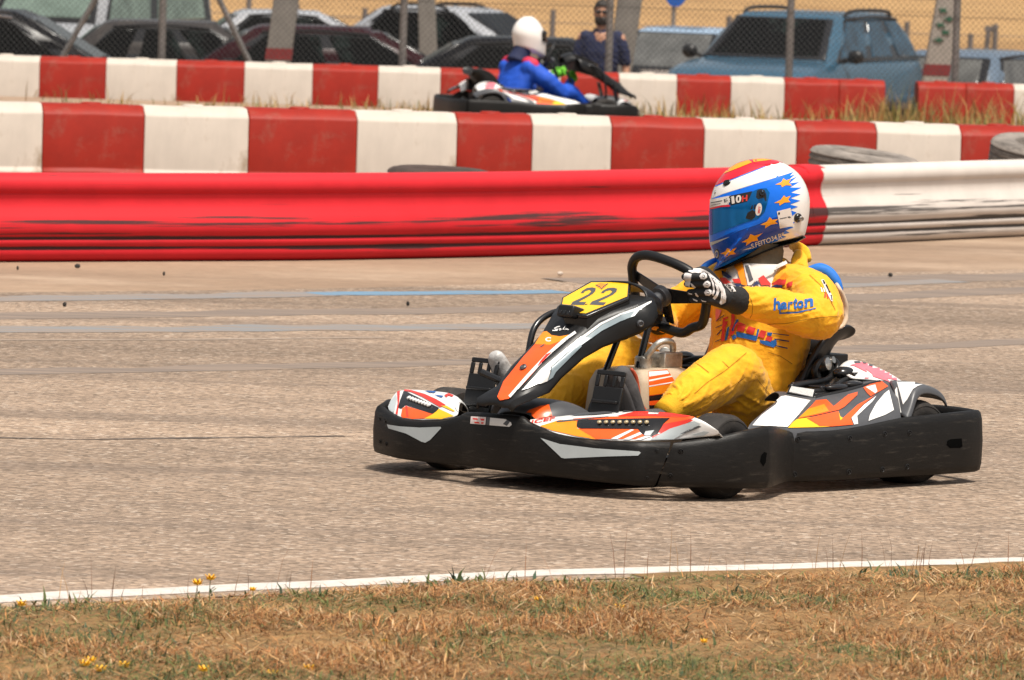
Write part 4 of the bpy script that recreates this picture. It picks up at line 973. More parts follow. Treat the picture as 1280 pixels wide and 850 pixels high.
# rear cowl: rounded hump over the engine side
cw = []
for X, y0, y1, z0, z1 in ((-.40, .41, .35, .345, .362), (-.44, .44, .32, .345, .385), (-.49, .465, .30, .338, .398), (-.54, .485, .28, .33, .398), (-.60, .50, .28, .315, .38), (-.635, .505, .30, .29, .345)):
    r_ = []
    for t in np.linspace(0, 1, 7):
        r_.append(Vector((X, y0+(y1-y0)*t, z0+(z1-z0)*math.sin(t*math.pi/2)**.8)))
    cw.append(r_+[Vector((X, y1-.05, z1-.08))])
mb = MB(); mb.grid(cw); cm = mb
cowl = obj_open('rear_cowl', mb, M['white'], kart, smooth=180, solid=.006, subsurf=2); cowl_r = obj_open('rear_cowl', cm.mirror(), M['white'], kart, smooth=180, solid=.006, subsurf=2)
tcw = bvh(cowl)
def cf(name, polys, m, o_=.0045):
    a, b, tw = film(name, tcw, polys, M[m], cowl, o_, 3, mirror=True)
    for t_ in tw: t_.parent = cowl_r
cf('film_faded_red', [[(1062, 457), (1068, 458), (1084, 466), (1082, 461.5), (1090, 468), (1091, 471), (1100, 474), (1113, 478), (1108, 473), (1121, 476), (1119, 464), (1108, 456), (1092, 453), (1078, 453), (1070, 455)]], 'pink')
cf('film_faded_red', [[(1080, 472), (1091, 472.5), (1090, 478), (1083, 476)]], 'pink')
cf('film_mark', [[(1067, 452.5), (1074, 452), (1076, 454.5), (1070, 455)], [(1077, 452.5), (1084, 452), (1086, 455), (1079, 455.5)], [(1086, 455.5), (1091, 457), (1090, 459), (1086, 458)]], 'grey', .006)
# pillar and arch over the rear wheel
def fender(mir_):
    mb = MB(); prof = []
    for X, z, y0, y1 in ((-.40, .235, .60, .655), (-.43, .275, .575, .65), (-.455, .315, .55, .64), (-.49, .335, .50, .63), (-.545, .335, .46, .62), (-.61, .322, .45, .61), (-.66, .30, .45, .60), (-.685, .275, .45, .59)):
        prof.append([Vector((X, y1+.004, z-.028)), Vector((X, y1, z-.006)), Vector((X, y1-.012, z)), Vector((X, (y0+y1)/2, z+.008)), Vector((X, y0, z+.004))])
    mb.grid(prof); f_ = obj_open('rear_arch', mb.mirror() if mir_ else mb, M['grey'], kart, smooth=180, solid=.006, subsurf=2); return f_
fa = fender(False); fb = fender(True); tf = bvh(fa)
a_, b_, _ = film('film_white', tf, [[(1121, 477), (1124, 473.5), (1140, 474.5), (1155, 477.5), (1160, 479), (1147, 483), (1141, 487), (1134, 500), (1129, 506), (1125, 490)]], M['white'], fa, .0045, 3, mirror=True); b_.parent = fb
a_, b_, _ = film('film_stripe', tf, [[(1119, 488), (1121.5, 484), (1125, 505), (1127, 516), (1124, 516.5)]], M['white'], fa, .0045, 3, mirror=True); b_.parent = fb
# black vents and rails along the upper edge, grille at their front
g0 = [kY(983, 491.5, .415), kY(1016.5, 498.5, .455), kY(1019, 488.5, .44), kY(986.5, 483.5, .40)]
nn = (g0[1]-g0[0]).cross(g0[3]-g0[0]).normalized()
def both(name, mb, m, bevel=0, smooth=40):
    a = obj(name, mb, m, kart, smooth=smooth, bevel=bevel); b = obj(name, mb.mirror(), m, kart, smooth=smooth, bevel=bevel); return a, b
mb = MB(); mb.prism([p+nn*.004 for p in g0], -nn*.03); ga = both('side_grille', mb, M['gloss_black'], .002)
mb = MB(); c4 = [g0[0].lerp(g0[2], .06), g0[1].lerp(g0[3], .06), g0[2].lerp(g0[0], .06), g0[3].lerp(g0[1], .06)]
for i in range(22):
    a0 = c4[0].lerp(c4[1], (i+.1)/22); a1 = c4[0].lerp(c4[1], (i+.75)/22); b0 = c4[3].lerp(c4[2], (i+.1)/22); b1 = c4[3].lerp(c4[2], (i+.75)/22)
    mb.prism([a0+nn*.007, a1+nn*.007, b1+nn*.007, b0+nn*.007], -nn*.004)
q = obj('grille_bar', mb, M['lens'], ga[0]); q2 = obj('grille_bar', mb.mirror(), M['lens'], ga[1])
mb = MB()
mb.tube([kY(1016, 499, .455), kY(1030, 496, .45), kY(1062, 488, .46), (kY(1100, 477, .475))], [.012, .011, .010, .006], 8, smooth=5)
mb.tube([kY(1014, 490, .42), kY(1036, 487, .42), kY(1046, 481, .41), kY(1060, 474, .39), kY(1085, 477, .42)], .010, 8, smooth=5)
mb.tube([kY(988, 484, .38), kY(1005, 480, .36), kY(1030, 476, .35), kY(1045, 467, .33), kY(1060, 465, .32)], .011, 8, smooth=5)
mb.tube([kY(1018, 494, .44), kY(1034, 492, .43), kY(1050, 486, .42), kY(1078, 482, .44)], .008, 8, smooth=5)
mb.tube([kY(990, 481, .33), kY(1012, 477, .31), kY(1040, 474, .30)], .008, 8, smooth=5)
both('vent_rail', mb, M['black'], smooth=180)
mb = MB(); mb.ell(kY(1055, 466, .36), (.045, .035, .022)); mb.box(kY(1068, 470, .38), (.09, .05, .03), Matrix.Rotation(.2, 3, 'Z')); mb.ell(kY(1045, 484, .43), (.06, .03, .014)); mb.ell(kY(1066, 480, .43), (.05, .028, .012)); mb.box(kY(1030, 485, .40), (.10, .06, .02))
both('vent_cover', mb, M['gloss_black'], .006)
# engine and exhaust behind the seat
mb = MB(); mb.ell((-.46, .12, .29), (.10, .13, .075)); mb.box((-.47, .16, .24), (.18, .22, .08)); mb.tube([(-.40, .26, .27), (-.43, .22, .36), (-.50, .14, .37), (-.55, .05, .30)], .02, 10, smooth=4); obj('engine_cover', mb, M['black'], kart, bevel=.004)
mb = MB(); c = Vector((-.50, -.28, .22))
for i in range(7): mb.box(c+Vector((0, 0, -.05+.025*i)), (.16, .18, .012))
mb.box(c+Vector((0, 0, -.03)), (.13, .15, .18)); eng = obj('engine', mb, M['alu'], kart, bevel=.003)
mb = MB(); mb.tube([(-.45, -.2, .2), (-.40, .0, .13), (-.5, .22, .17), (-.62, .25, .22)], .024, 12, smooth=6); obj('exhaust', mb, M['steel'], kart)
mb = MB(); mb.tube([kY(1022, 480, .26), kY(1018, 462, .26), kY(1030, 448, .25), kY(1044, 452, .25), kY(1046, 462, .26), kY(1036, 474, .27)], .012, 8, smooth=5); mb.box(kY(1034, 462, .18), (.10, .10, .11)); obj('battery_box', mb, M['black'], kart, bevel=.006)
mb = MB(); mb.lathe([(.022, 0), (.022, .03), (.014, .035), (.0, .035)], kY(1026, 456, .24), (-.2, 1, .2), 14); mb.lathe([(.012, 0), (.012, .03), (.0, .03)], kY(1033, 452, .24), (-.2, 1, .3), 12); mb.ell(kY(1029, 461, .24), (.012, .012, .01)); obj('fuel_filter', mb, M['steel'], kart)
# ------------------------------------------------------------------ the driver
M['suit'] = mat('yellow driving suit', (.84, .395, .002), .78, var=.12, scale=9, bump=.55, bscale=34, dirt=(.36, .19, .02), dirtamt=.4, dscale=7, dthr=.56, sheen=.15)
M['knit'] = mat('yellow knit cuff', (.70, .36, .006), .85, var=.1, bump=.3, bscale=160, stretch=(1, 1, 3))
M['seam'] = mat('stitching', (.34, .15, .004), .9)
M['suitblue'] = mat('blue suit cloth', (.012, .16, .60), .7, var=.1, bump=.2, bscale=40)
M['lining'] = mat('beige lining', (.55, .42, .30), .9, var=.12, bump=.2, bscale=60)
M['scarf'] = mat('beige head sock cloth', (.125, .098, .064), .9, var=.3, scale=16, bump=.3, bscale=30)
M['glove'] = mat('black glove', (.010, .010, .011), .75, var=.25, bump=.3, bscale=110)
M['glovewhite'] = mat('white glove panel', (.66, .62, .60), .65, var=.08, bump=.15, bscale=90)
M['helmwhite'] = mat('white helmet paint', (.80, .76, .72), .22, var=.03, coat=.5)
M['helmblue'] = mat('blue helmet paint', (.003, .15, .76), .25, var=.06, scale=6, spec=.35, coat=.2)
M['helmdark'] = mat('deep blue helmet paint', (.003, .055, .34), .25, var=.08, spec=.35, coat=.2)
M['visor'] = mat('blue mirrored visor', (.004, .14, .42), .08, metal=.5, var=.25, scale=14, stretch=(1, 1, .1), spec=.4)
M['helmred'] = mat('red helmet paint', (.68, .012, .03), .2, var=.04, coat=.5)
M['helmorange'] = mat('orange helmet paint', (.86, .34, .006), .25, var=.06, coat=.4)
M['helmgold'] = mat('gold helmet paint', (.85, .33, .008), .4, var=.06)
M['clothred'] = mat('red embroidery', (.60, .03, .02), .75, var=.1)
M['clothblue'] = mat('blue embroidery', (.003, .10, .36), .75, var=.1)
M['clothnavy'] = mat('navy embroidery', (.012, .025, .10), .75, var=.1)
M['clothwhite'] = mat('white cloth', (.68, .62, .57), .8, var=.06)
M['shoe_white'] = mat('silver racing shoe', (.38, .37, .36), .4, var=.45, scale=24, bump=.6, bscale=30)
M['sole'] = mat('grey rubber sole', (.07, .065, .065), .8, var=.2, bump=.2)

def capsule_chain(mb, pts, radii, n=18, sub=5, squash=None):
    P = crom([Vector(p) for p in pts], sub); rr = np.interp(np.linspace(0, 1, len(P)), np.linspace(0, 1, len(radii)), radii)
    # smooth radii, rounded ends
    d0 = (P[0]-P[1]).normalized(); d1 = (P[-1]-P[-2]).normalized()
    A = [P[0]+d0*rr[0]*k for k in (.97, .8, .45)]; Z = [P[-1]+d1*rr[-1]*k for k in (.45, .8, .97)]
    RA = [rr[0]*k for k in (.22, .6, .89)]; RZ = [rr[-1]*k for k in (.89, .6, .22)]
    mb.tube(A+P+Z, RA+list(rr)+RZ, n)
def ring_chain(mb, secs, n=24):
    """secs: (centre, half width in Y, half depth, pitch)"""
    rings = []
    for c, hy, hd, pt in secs:
        c = Vector(c); ux = Vector((math.cos(R(pt)), 0, math.sin(R(pt))))
        rings.append([c+ux*hd*math.cos(q)*(abs(math.cos(q))**-.12 if abs(math.cos(q)) > .05 else 1)+Vector((0, 1, 0))*hy*math.sin(q) for q in [2*math.pi*i/n for i in range(n)]])
    mb.rings(rings)
def fuse(mb, voxel, smooth_it=4, fac=.5):
    me = bpy.data.meshes.new('tmp'); me.from_pydata(mb.v, [], mb.f)
    bm = bmesh.new(); bm.from_mesh(me); bmesh.ops.recalc_face_normals(bm, faces=bm.faces); bm.to_mesh(me); bm.free()
    o = bpy.data.objects.new('tmp', me); COL.objects.link(o)
    r_ = o.modifiers.new('r', 'REMESH'); r_.mode = 'VOXEL'; r_.voxel_size = voxel; r_.use_smooth_shade = True
    s_ = o.modifiers.new('s', 'SMOOTH'); s_.iterations = smooth_it; s_.factor = fac
    dg = bpy.context.evaluated_depsgraph_get(); dg.update()
    m2 = bpy.data.meshes.new_from_object(o.evaluated_get(dg)); bpy.data.objects.remove(o); bpy.data.meshes.remove(me)
    return m2
def link(name, me, m, parent):
    me.name = name; me.materials.clear(); me.materials.append(m)
    me.polygons.foreach_set('use_smooth', [True]*len(me.polygons))
    o = bpy.data.objects.new(name, me); COL.objects.link(o); o.parent = parent; return o
def wrinkle(me, bones, amp, seed=0, joints=()):
    """folds running around each limb, strongest near the joints; quiet swells elsewhere"""
    me.update(); vn = [v.normal.copy() for v in me.vertices]
    B = [(Vector(a), Vector(b)) for a, b in bones]; fr = []
    for a, b in B:
        t = (b-a).normalized(); e1 = t.orthogonal().normalized(); fr.append((t, e1, t.cross(e1), (b-a).length))
    for v, nrm in zip(me.vertices, vn):
        p = v.co.copy(); tot = 0; ws = 0
        for k, ((a, b), (t, e1, e2, L_)) in enumerate(zip(B, fr)):
            q = p-a; s = max(0, min(L_, q.dot(t))); rv = q-t*q.dot(t); d = (p-(a+t*s)).length
            w_ = 1/(d*d+.0004)**2
            tt = q.dot(t); an = rv.normalized() if rv.length > 1e-4 else e1
            f = noise.noise((tt*24+2.2*an.dot(e1)+.8*an.dot(e2)*tt*8, an.dot(e1)*1.5+seed+k*7, an.dot(e2)*1.5))
            g = noise.noise((tt*46+3*an.dot(e2), an.dot(e1)*2.2+seed+k*3, an.dot(e2)*2))
            fold = max(0, 1-abs(f)*3.2)**1.4*1.25-.25+(.35-abs(g))*.8
            tot += w_*fold; ws += w_
        fold = tot/ws
        jw = .35
        for j, rj in joints: jw = max(jw, math.exp(-((p-Vector(j)).length/rj)**2))
        sw = noise.noise((p.x*9+seed, p.y*9, p.z*9))
        v.co = p+nrm*(amp*(fold*jw*1.2-.3)+amp*.8*sw)
    me.update()

def build_driver(root, ms):
    """ms: suit material; returns fused suit"""
    mb = MB()
    ring_chain(mb, [((-.27, 0, .075), .13, .10, 0), ((-.27, 0, .12), .185, .15, 8), ((-.32, 0, .22), .185, .155, 20), ((-.37, 0, .33), .18, .15, 18), ((-.40, 0, .45), .185, .15, 12), ((-.415, 0, .55), .195, .14, 8), ((-.425, 0, .63), .185, .12, 5), ((-.42, 0, .685), .12, .095, 5), ((-.415, 0, .73), .07, .07, 0)])
    return mb
SH_L, EL_L, WR_L = Vector((-.405, .185, .635)), Vector((-.275, .36, .553)), Vector((-.075, .205, .603))
SH_R, EL_R, WR_R = Vector((-.405, -.185, .635)), Vector((-.25, -.33, .49)), Vector((-.06, -.16, .50))
HP_L, KN_L, AN_L = Vector((-.24, .105, .165)), Vector((.005, .235, .375)), kY(847, 503, .25)
HP_R, KN_R, AN_R = Vector((-.24, -.105, .165)), Vector((.06, -.215, .385)), Vector((.40, -.235, .215))
driver = thing('person', 'driver in yellow suit and blue white starred helmet steering the front kart', 'person', K0.tolist(), math.pi+KA)
mb = build_driver(driver, None)
capsule_chain(mb, [SH_L+Vector((0, -.05, 0)), SH_L.lerp(EL_L, .45)+Vector((-.012, .012, .008)), EL_L, EL_L.lerp(WR_L, .5), WR_L], [.088, .083, .077, .068, .050])
capsule_chain(mb, [SH_R+Vector((0, .05, 0)), SH_R.lerp(EL_R, .5), EL_R, EL_R.lerp(WR_R, .5), WR_R], [.088, .080, .074, .066, .048])
capsule_chain(mb, [HP_L, HP_L.lerp(KN_L, .5)+Vector((0, .01, .0)), KN_L+Vector((-.01, 0, 0)), KN_L.lerp(AN_L, .28), KN_L.lerp(AN_L, .7), AN_L], [.125, .108, .092, .090, .080, .052])
capsule_chain(mb, [HP_R, HP_R.lerp(KN_R, .5), KN_R, KN_R.lerp(AN_R, .35), KN_R.lerp(AN_R, .7), AN_R], [.120, .105, .090, .086, .078, .052])
suit_me = fuse(mb, .0062, 12)
bones = [((-.27, 0, .1), (-.42, 0, .68)), (SH_L, EL_L), (EL_L, WR_L), (SH_R, EL_R), (EL_R, WR_R), (HP_L, KN_L), (KN_L, AN_L), (HP_R, KN_R), (KN_R, AN_R)]
jt = [(EL_L, .11), (KN_L+Vector((-.03, 0, -.08)), .12), (HP_L+Vector((.05, 0, .08)), .12), (AN_L, .09), (WR_L+Vector((-.04, .03, 0)), .06), (SH_L+Vector((.08, 0, -.06)), .11), (AN_R, .09), (KN_R, .1), (EL_R, .1), (Vector((-.25, 0, .3)), .12)]
wrinkle(suit_me, bones, .009, 3, jt)
suit = link('racing_suit', suit_me, M['suit'], driver)
tsu = bvh(suit)
# knit cuffs
def cuff(name, a, b, r0, r1, parent):
    a = Vector(a); b = Vector(b); mb = MB(); pts = [a.lerp(b, t) for t in (0, .15, .5, .85, 1)]; mb.tube(pts, [r0*.98, r0*1.03, (r0+r1)/2*1.02, r1*1.03, r1*.97], 22); return obj(name, mb, M['knit'], parent, smooth=180)
d_ = (WR_L-EL_L).normalized(); cuff('cuff', WR_L-d_*.02, WR_L+d_*.065, .047, .037, driver)
d_ = (WR_R-EL_R).normalized(); cuff('cuff', WR_R-d_*.02, WR_R+d_*.05, .046, .036, driver)
cuff('cuff', kY(857, 497, .25), kY(829, 517, .25), .054, .041, driver)
d_ = (AN_R-KN_R).normalized(); cuff('cuff', AN_R-d_*.02, AN_R+d_*.06, .054, .042, driver)
# seams
SE = [[(933, 441), (920, 452), (908, 462), (896, 470), (884, 478), (868, 492)], [(931, 471.5), (921, 479), (910, 486.5), (897, 496), (886, 505), (871, 513)], [(943, 469.6), (951.7, 481), (960, 491), (966, 498)],
      [(946, 403), (958, 405), (970, 404.5), (985, 404), (1009, 399), (1030, 396.5), (1049, 395)], [(938, 372), (941, 382), (940, 393), (935, 401)], [(903, 452), (907, 456), (911, 459.5)], [(960, 440), (975, 445), (990, 455)], [(1012, 344), (1025, 356), (1036, 372), (1044, 388)],
      [(868, 453), (876, 458), (886, 466)]]
for s_ in SE: film('seam', tsu, [line(s_, .8)], M['seam'], suit, .003, 2)
# chest lettering, embroidered in red over blue backing shapes
film('chest_letter_blue', tsu, [[(921, 414.5), (930, 416.5), (946, 420), (945.5, 426.5), (935, 424), (921, 421)], [(949.5, 425), (962, 427), (970, 424), (971, 430), (967, 434.5), (957, 431.5), (951, 429)], [(944.5, 425), (947, 411.5), (949.5, 411.5), (948, 418), (946, 426)], [(959, 415.5), (965.5, 416), (964, 420), (959.5, 419.5)],
    [(921.5, 399), (924, 400), (919, 413), (914.5, 414)], [(909.5, 410), (912.5, 408), (909.5, 425), (906.5, 426)], [(915, 421), (919, 417.5), (921, 422), (917, 425)]], M['clothblue'], suit, .006, 1.5)
film('chest_letter', tsu, [[(904.5, 398), (911.5, 395.5), (911, 398), (907, 399), (906.5, 402), (911, 401.5), (910, 405), (908, 408), (906, 426), (902, 427), (903.5, 412)], [(915, 392), (918, 390.5), (920, 396), (917.5, 407), (915.5, 414), (919.5, 413), (918, 417), (913.5, 420), (912.5, 424), (911, 424), (914, 410)],
    [(923.5, 405.5), (932.5, 408.5), (930.5, 414.5), (921, 413.5)], [(936.5, 408), (945.5, 410.5), (941.5, 418.5), (932.5, 415.5)], [(951.5, 412.5), (958.5, 414.5), (955, 423.5), (947.5, 420.5)], [(959.5, 420.5), (966, 421.5), (963, 427.5), (956.5, 424.5)], [(920, 406), (923.5, 402.5), (933.5, 406.8), (933, 408), (923, 405), (919, 413), (917, 413)]], M['clothred'], suit, .009, 1.5)
film('chest_letter', tsu, [[(895.8, 386), (903, 388), (900, 396), (896, 402), (895.5, 394)]], M['pink'], suit, .008, 1.5)
film('chest_stroke', tsu, [line([(895.5, 410), (904, 406)], .9), line([(897, 419), (904, 411)], 1.2), line([(895, 427.5), (902, 424.5)], .9), line([(903, 400), (895.5, 402), (906, 394)], .9), line([(966, 417), (986, 419)], 1), line([(968, 424), (986, 426.5)], 1.4), line([(969, 432), (984, 435.5)], 1.4)], M['clothnavy'], suit, .007, 1.5)
# sleeve lettering and badge
def kf(a, b): return (880+a/6.737, 300+b/6.737)
LT = [[(583, 590), (597, 590), (597, 500), (583, 490)], [(600, 515), (612, 490), (628, 505), (635, 545), (645, 590), (632, 590), (622, 530), (613, 512), (600, 530)]]
def poly_film(nm, polys, m, o_=.0022): film(nm, tsu, [[kf(*p) for p in q] for q in polys], M[m], suit, o_*2.5, 1.5)
for ch, x0, x1, yb, h in (('k', 584, 640, 591, 100), ('a', 643, 700, 590, 62), ('r', 706, 745, 588, 66), ('t', 748, 785, 586, 98), ('o', 780, 838, 583, 66), ('n', 843, 918, 572, 70)):
    fr_ = (kf(x0, yb), kf(x1, yb-(x1-x0)*.14), kf(x0+2, yb-h))
    text_film('sleeve_letter', tsu, {'k': 'h'}.get(ch, ch), fr_, M['clothblue'], suit, .007, bold=.035)
film('sleeve_underline', tsu, [[kf(*p) for p in ((632, 540), (643, 540), (645, 606), (790, 602), (942, 572), (942, 582), (790, 616), (634, 621))]], M['clothblue'], suit, .006, 1.5)
poly_film('sleeve_badge', [[(985, 340), (1005, 335), (1080, 480), (1082, 520), (1065, 515)]], 'clothwhite', .002)
poly_film('badge_mark', [[(993, 343), (1003, 342), (1020, 372), (1010, 378)], [(1018, 382), (1030, 378), (1064, 448), (1052, 452)], [(1062, 470), (1074, 468), (1077, 512), (1068, 508)]], 'gloss_black', .003)
poly_film('badge_mark', [[(980, 405), (990, 402), (1000, 440), (990, 440)], [(1000, 408), (1010, 408), (1020, 440), (1010, 442)]], 'clothwhite', .002)
poly_film('badge_mark', [[(1014, 450), (1026, 450), (1024, 490), (1014, 486)], [(1032, 462), (1044, 462), (1044, 498), (1034, 494)]], 'clothred', .002)

# neck: beige head sock bunched between helmet and collar
mb = MB(); rings = []
for t in np.linspace(0, 1, 14):
    c = kY(945+14*t, 296+74*t, 0); r_ = .078+.018*t+.006*math.sin(t*14); ring = []
    for q in np.linspace(0, 2*math.pi, 36, endpoint=False):
        rr = r_*(1+.06*noise.noise((math.cos(q)*1.2, math.sin(q)*1.2, t*4+q*.5))+.04*math.sin(q*3+t*9)); ring.append(c+Vector((math.cos(q)*rr*1.02, math.sin(q)*rr*1.0, .25*rr*math.cos(q))))
    rings.append(ring)
mb.rings(rings); sock = obj('neck_sock', mb, M['scarf'], driver, smooth=180); tsk = bvh(sock)
# patterned collar scarf on the chest
mb = MB(); rings = []
for t in np.linspace(0, 1, 8):
    c = Vector((-.41+.02*t, 0, .712-.115*t)); rx, ry = .105+.060*t**.7, .112+.045*t
    rings.append([c+Vector((math.cos(q)*rx*(1+.04*math.sin(q*5+t*3)), math.sin(q)*ry*(1+.03*math.sin(q*7)), -.02*math.cos(q)*t)) for q in np.linspace(0, 2*math.pi, 40, endpoint=False)])
mb.rings(rings); sc_ = obj('collar_scarf', mb, M['clothwhite'], driver, smooth=180); tsc = bvh(sc_, sock, suit)
def cf2(polys, m, o_=.003): film('scarf_stripe', tsc, [[kf(*p) for p in q] for q in polys], M[m], sc_, o_*2+.006, 1.5)
cf2([[(135, 318), (190, 325), (240, 370), (150, 360)], [(245, 335), (300, 330), (330, 370), (260, 365)], [(455, 330), (500, 300), (560, 370), (555, 420), (500, 420)], [(575, 375), (640, 330), (700, 340), (690, 380), (600, 385)], [(700, 375), (750, 350), (752, 390), (705, 410)], [(120, 340), (180, 350), (230, 400), (160, 380)]], 'clothred')
cf2([[(410, 385), (445, 345), (500, 420), (440, 420)], [(570, 400), (620, 375), (668, 385), (660, 420), (590, 425)], [(150, 262), (200, 280), (245, 320), (215, 330), (160, 300)], [(260, 375), (330, 378), (360, 410), (280, 400)]], 'clothnavy')
cf2([[(650, 320), (690, 280), (705, 300), (690, 345), (655, 340)], [(245, 200), (330, 190), (365, 390), (320, 380), (290, 270)]], 'amber', .004)
cf2([[(340, 215), (385, 210), (440, 340), (400, 385), (370, 390)]], 'clothwhite', .005)
cf2([[(352, 230), (380, 225), (415, 340), (385, 360)]], 'grey', .007)
cf2([[(505, 298), (640, 230), (690, 200), (708, 225), (620, 270), (540, 300)]], 'clothwhite', .012)
# collar tab, blue yoke and lining
def sheet(name, path, y0, y1, m, solid, parent=driver, bulge=0.):
    rows_ = []
    for (x, y) in path: rows_.append([kY(x, y, 0)+Vector((yy*1.072, yy, .0)) if False else kY(x+273*(yy-(y0+y1)/2)*0, y, yy) for yy in np.linspace(y0, y1, 5)])
    mb = MB(); mb.grid(rows_); return obj_open(name, mb, m, parent, smooth=180, solid=solid, subsurf=2)
def plate_from(name, poly, Y, thick, m, parent, bev=.006):
    mb = MB(); mb.prism([kY(x, y, Y) for x, y in poly], (.682*-thick*.0+.731*thick*.2, thick, 0)); return obj(name, mb, m, parent, bevel=bev, seg=3)
def pad(name, pts, width, thick, m, parent):
    """a padded strap following 3D points"""
    P = crom([Vector(p) for p in pts], 5); rings = []
    for i, p in enumerate(P):
        t = (P[min(i+1, len(P)-1)]-P[max(0, i-1)]).normalized(); s = Vector((.731, .682, 0)); s = (s-t*s.dot(t)).normalized(); n2 = t.cross(s)
        w_ = width if not hasattr(width, '__len__') else float(np.interp(i/(len(P)-1), np.linspace(0, 1, len(width)), width))
        e_ = 1 if 0 < i < len(P)-1 else .7
        rings.append([p+n2*w_*e_*math.copysign(abs(math.cos(q))**.5, math.cos(q))+s*thick*e_*math.copysign(abs(math.sin(q))**.6, math.sin(q)) for q in np.linspace(0, 2*math.pi, 20, endpoint=False)])
    mb = MB(); mb.rings(rings); return obj(name, mb, m, parent, smooth=180)
pad('collar_tab', [kY(994, 311, .02), kY(1001, 315, .06), kY(999, 326, .10), kY(1000, 336, .125), kY(1004, 344, .135)], [.010, .022, .028, .030, .022], .014, M['suit'], driver)
pad('collar', [kY(990, 306, -.02), kY(998, 309, .04), kY(1006, 315, .08), kY(1011, 326, .11)], [.016, .018, .018, .01], .012, M['suit'], driver)
pad('collar_patch', [kY(997, 331, .135), kY(1003, 338, .145)], [.016, .016], .010, M['knit'], driver)
pad('yoke', [kY(1010, 340, .13), kY(1024, 336.5, .17), kY(1036, 341, .20), kY(1045, 352, .225), kY(1050, 364, .235)], [.016, .020, .020, .018, .010], .05, M['suitblue'], driver)
pad('back_lining', [kY(1044, 352, .25), kY(1051, 366, .25), kY(1055.5, 382, .25), kY(1054, 398, .25), kY(1046, 408, .25), kY(1034, 413, .25)], [.006, .010, .013, .013, .010, .005], .05, M['lining'], driver)
pad('shoulder_strap', [kY(898, 323, -.14), kY(886, 329, -.14), kY(876, 337, -.14)], [.007, .009, .008], .03, M['suitblue'], driver)

# ---------------- helmet
HC = kY(950, 262, .0); hn = Vector((math.sin(KA), math.cos(KA), 0)); OUT = [(892, 337), (896.5, 328), (890, 314), (886.5, 300), (886, 284), (886.5, 262), (888, 249), (893, 233), (899, 223), (908, 213), (921, 204), (937, 199.3), (953, 198), (969, 200), (983, 205.5), (997, 215.5), (1007, 230), (1012, 248), (1011.5, 268), (1008, 287), (1004, 296), (992, 301.5), (975, 305.5), (958, 311), (943, 317.5), (928, 324), (910, 332)]
def hp2(x, y): return kplane(x, y, HC)
hc = hp2(950, 262); out3 = [hp2(*p)-hc for p in crom([Vector(p) for p in OUT], 3, loop=True)]
def shell(W, n_, m_=22, k=1.0):
    ph = [math.pi*i/m_ for i in range(1, m_)]; rings = []
    for a in ph:
        s = math.sin(a)**(2/n_); c = math.copysign(abs(math.cos(a))**(2/n_), math.cos(a)); rings.append([hc+v*s*k+hn*W*c for v in out3])
    mb = MB(); mb.rings(rings, cap=False)
    e0 = len(mb.v); mb.v += [tuple(hc+hn*W), tuple(hc-hn*W)]; nn_ = len(out3)
    for j in range(nn_): mb.f.append((e0, (j+1) % nn_, j)); mb.mi.append(0); b0 = (m_-2)*nn_; mb.f.append((e0+1, b0+j, b0+(j+1) % nn_)); mb.mi.append(0)
    return mb
def H(a, b): return (870+a/5.669, 190+b/5.669)
BLUE = [H(*p) for p in ((90, 335), (190, 306), (440, 230), (640, 170), (650, 400), (600, 560), (560, 620), (500, 640), (330, 728), (200, 800), (120, 850), (60, 800), (80, 600))]
TOPS = [H(*p) for p in ((100, 250), (185, 150), (300, 30), (620, 30), (606, 75), (490, 100), (140, 238))]
mb = shell(.128, 2.35); mi = []
for f_ in mb.f:
    c = sum((Vector(mb.v[i]) for i in f_), Vector())/len(f_)
    flat = c-hn*(c-hc).dot(hn); w3 = kw(*flat); p = pix(w3)
    mi.append(1 if inside(p, BLUE) else 2 if inside(p, TOPS) else 0)
mb.mi = mi
helmet = obj('helmet', mb, [M['helmwhite'], M['helmblue'], M['helmred']], driver, smooth=180)
thm = bvh(helmet)
def hf(nm, polys, m, o_=.0012, step=2.5): return film(nm, thm, [[H(*p) for p in q] for q in polys], M[m], helmet, o_, step)
hf('blue_field', [[(112, 332), (190, 300), (440, 222), (690, 143), (664, 170), (700, 160), (656, 198), (714, 176), (660, 222), (730, 214), (664, 252), (748, 252), (672, 288), (740, 300), (668, 328), (738, 345), (664, 372), (722, 388), (662, 410), (712, 428), (668, 462), (672, 490), (700, 500), (650, 528), (694, 532), (636, 556), (664, 572), (600, 588), (640, 600), (500, 650), (330, 724), (200, 782), (160, 765), (105, 640), (102, 500), (106, 400)]], 'helmblue', .0014)
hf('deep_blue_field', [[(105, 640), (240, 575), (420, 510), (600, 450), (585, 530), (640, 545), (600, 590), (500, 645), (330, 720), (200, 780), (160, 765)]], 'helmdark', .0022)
hf('white_field', [[(112, 328), (190, 297), (440, 219), (690, 142), (640, 90), (600, 78), (490, 105), (140, 242), (122, 280)]], 'helmwhite', .0012)
hf('red_band', [[(140, 236), (180, 175), (200, 160), (310, 115), (395, 80), (480, 92), (490, 100), (300, 172)], [(395, 78), (480, 66), (590, 60), (604, 72), (485, 92)]], 'helmred', .002)
hf('orange_band', [[(196, 155), (225, 122), (290, 84), (372, 57), (398, 74), (305, 112)], [(400, 52), (470, 48), (540, 56), (480, 64), (408, 72)]], 'helmorange', .002)
hf('pinstripe', [[H_ for H_ in ((140, 240), (300, 176), (490, 102), (490, 107), (300, 181), (140, 246))]], 'helmblue', .0024, 2)
vis = hf('visor', [[(103, 400), (240, 372), (400, 282), (440, 262), (500, 258), (522, 290), (510, 345), (488, 420), (440, 470), (330, 505), (210, 550), (106, 590), (103, 500)]], 'visor', .0045)
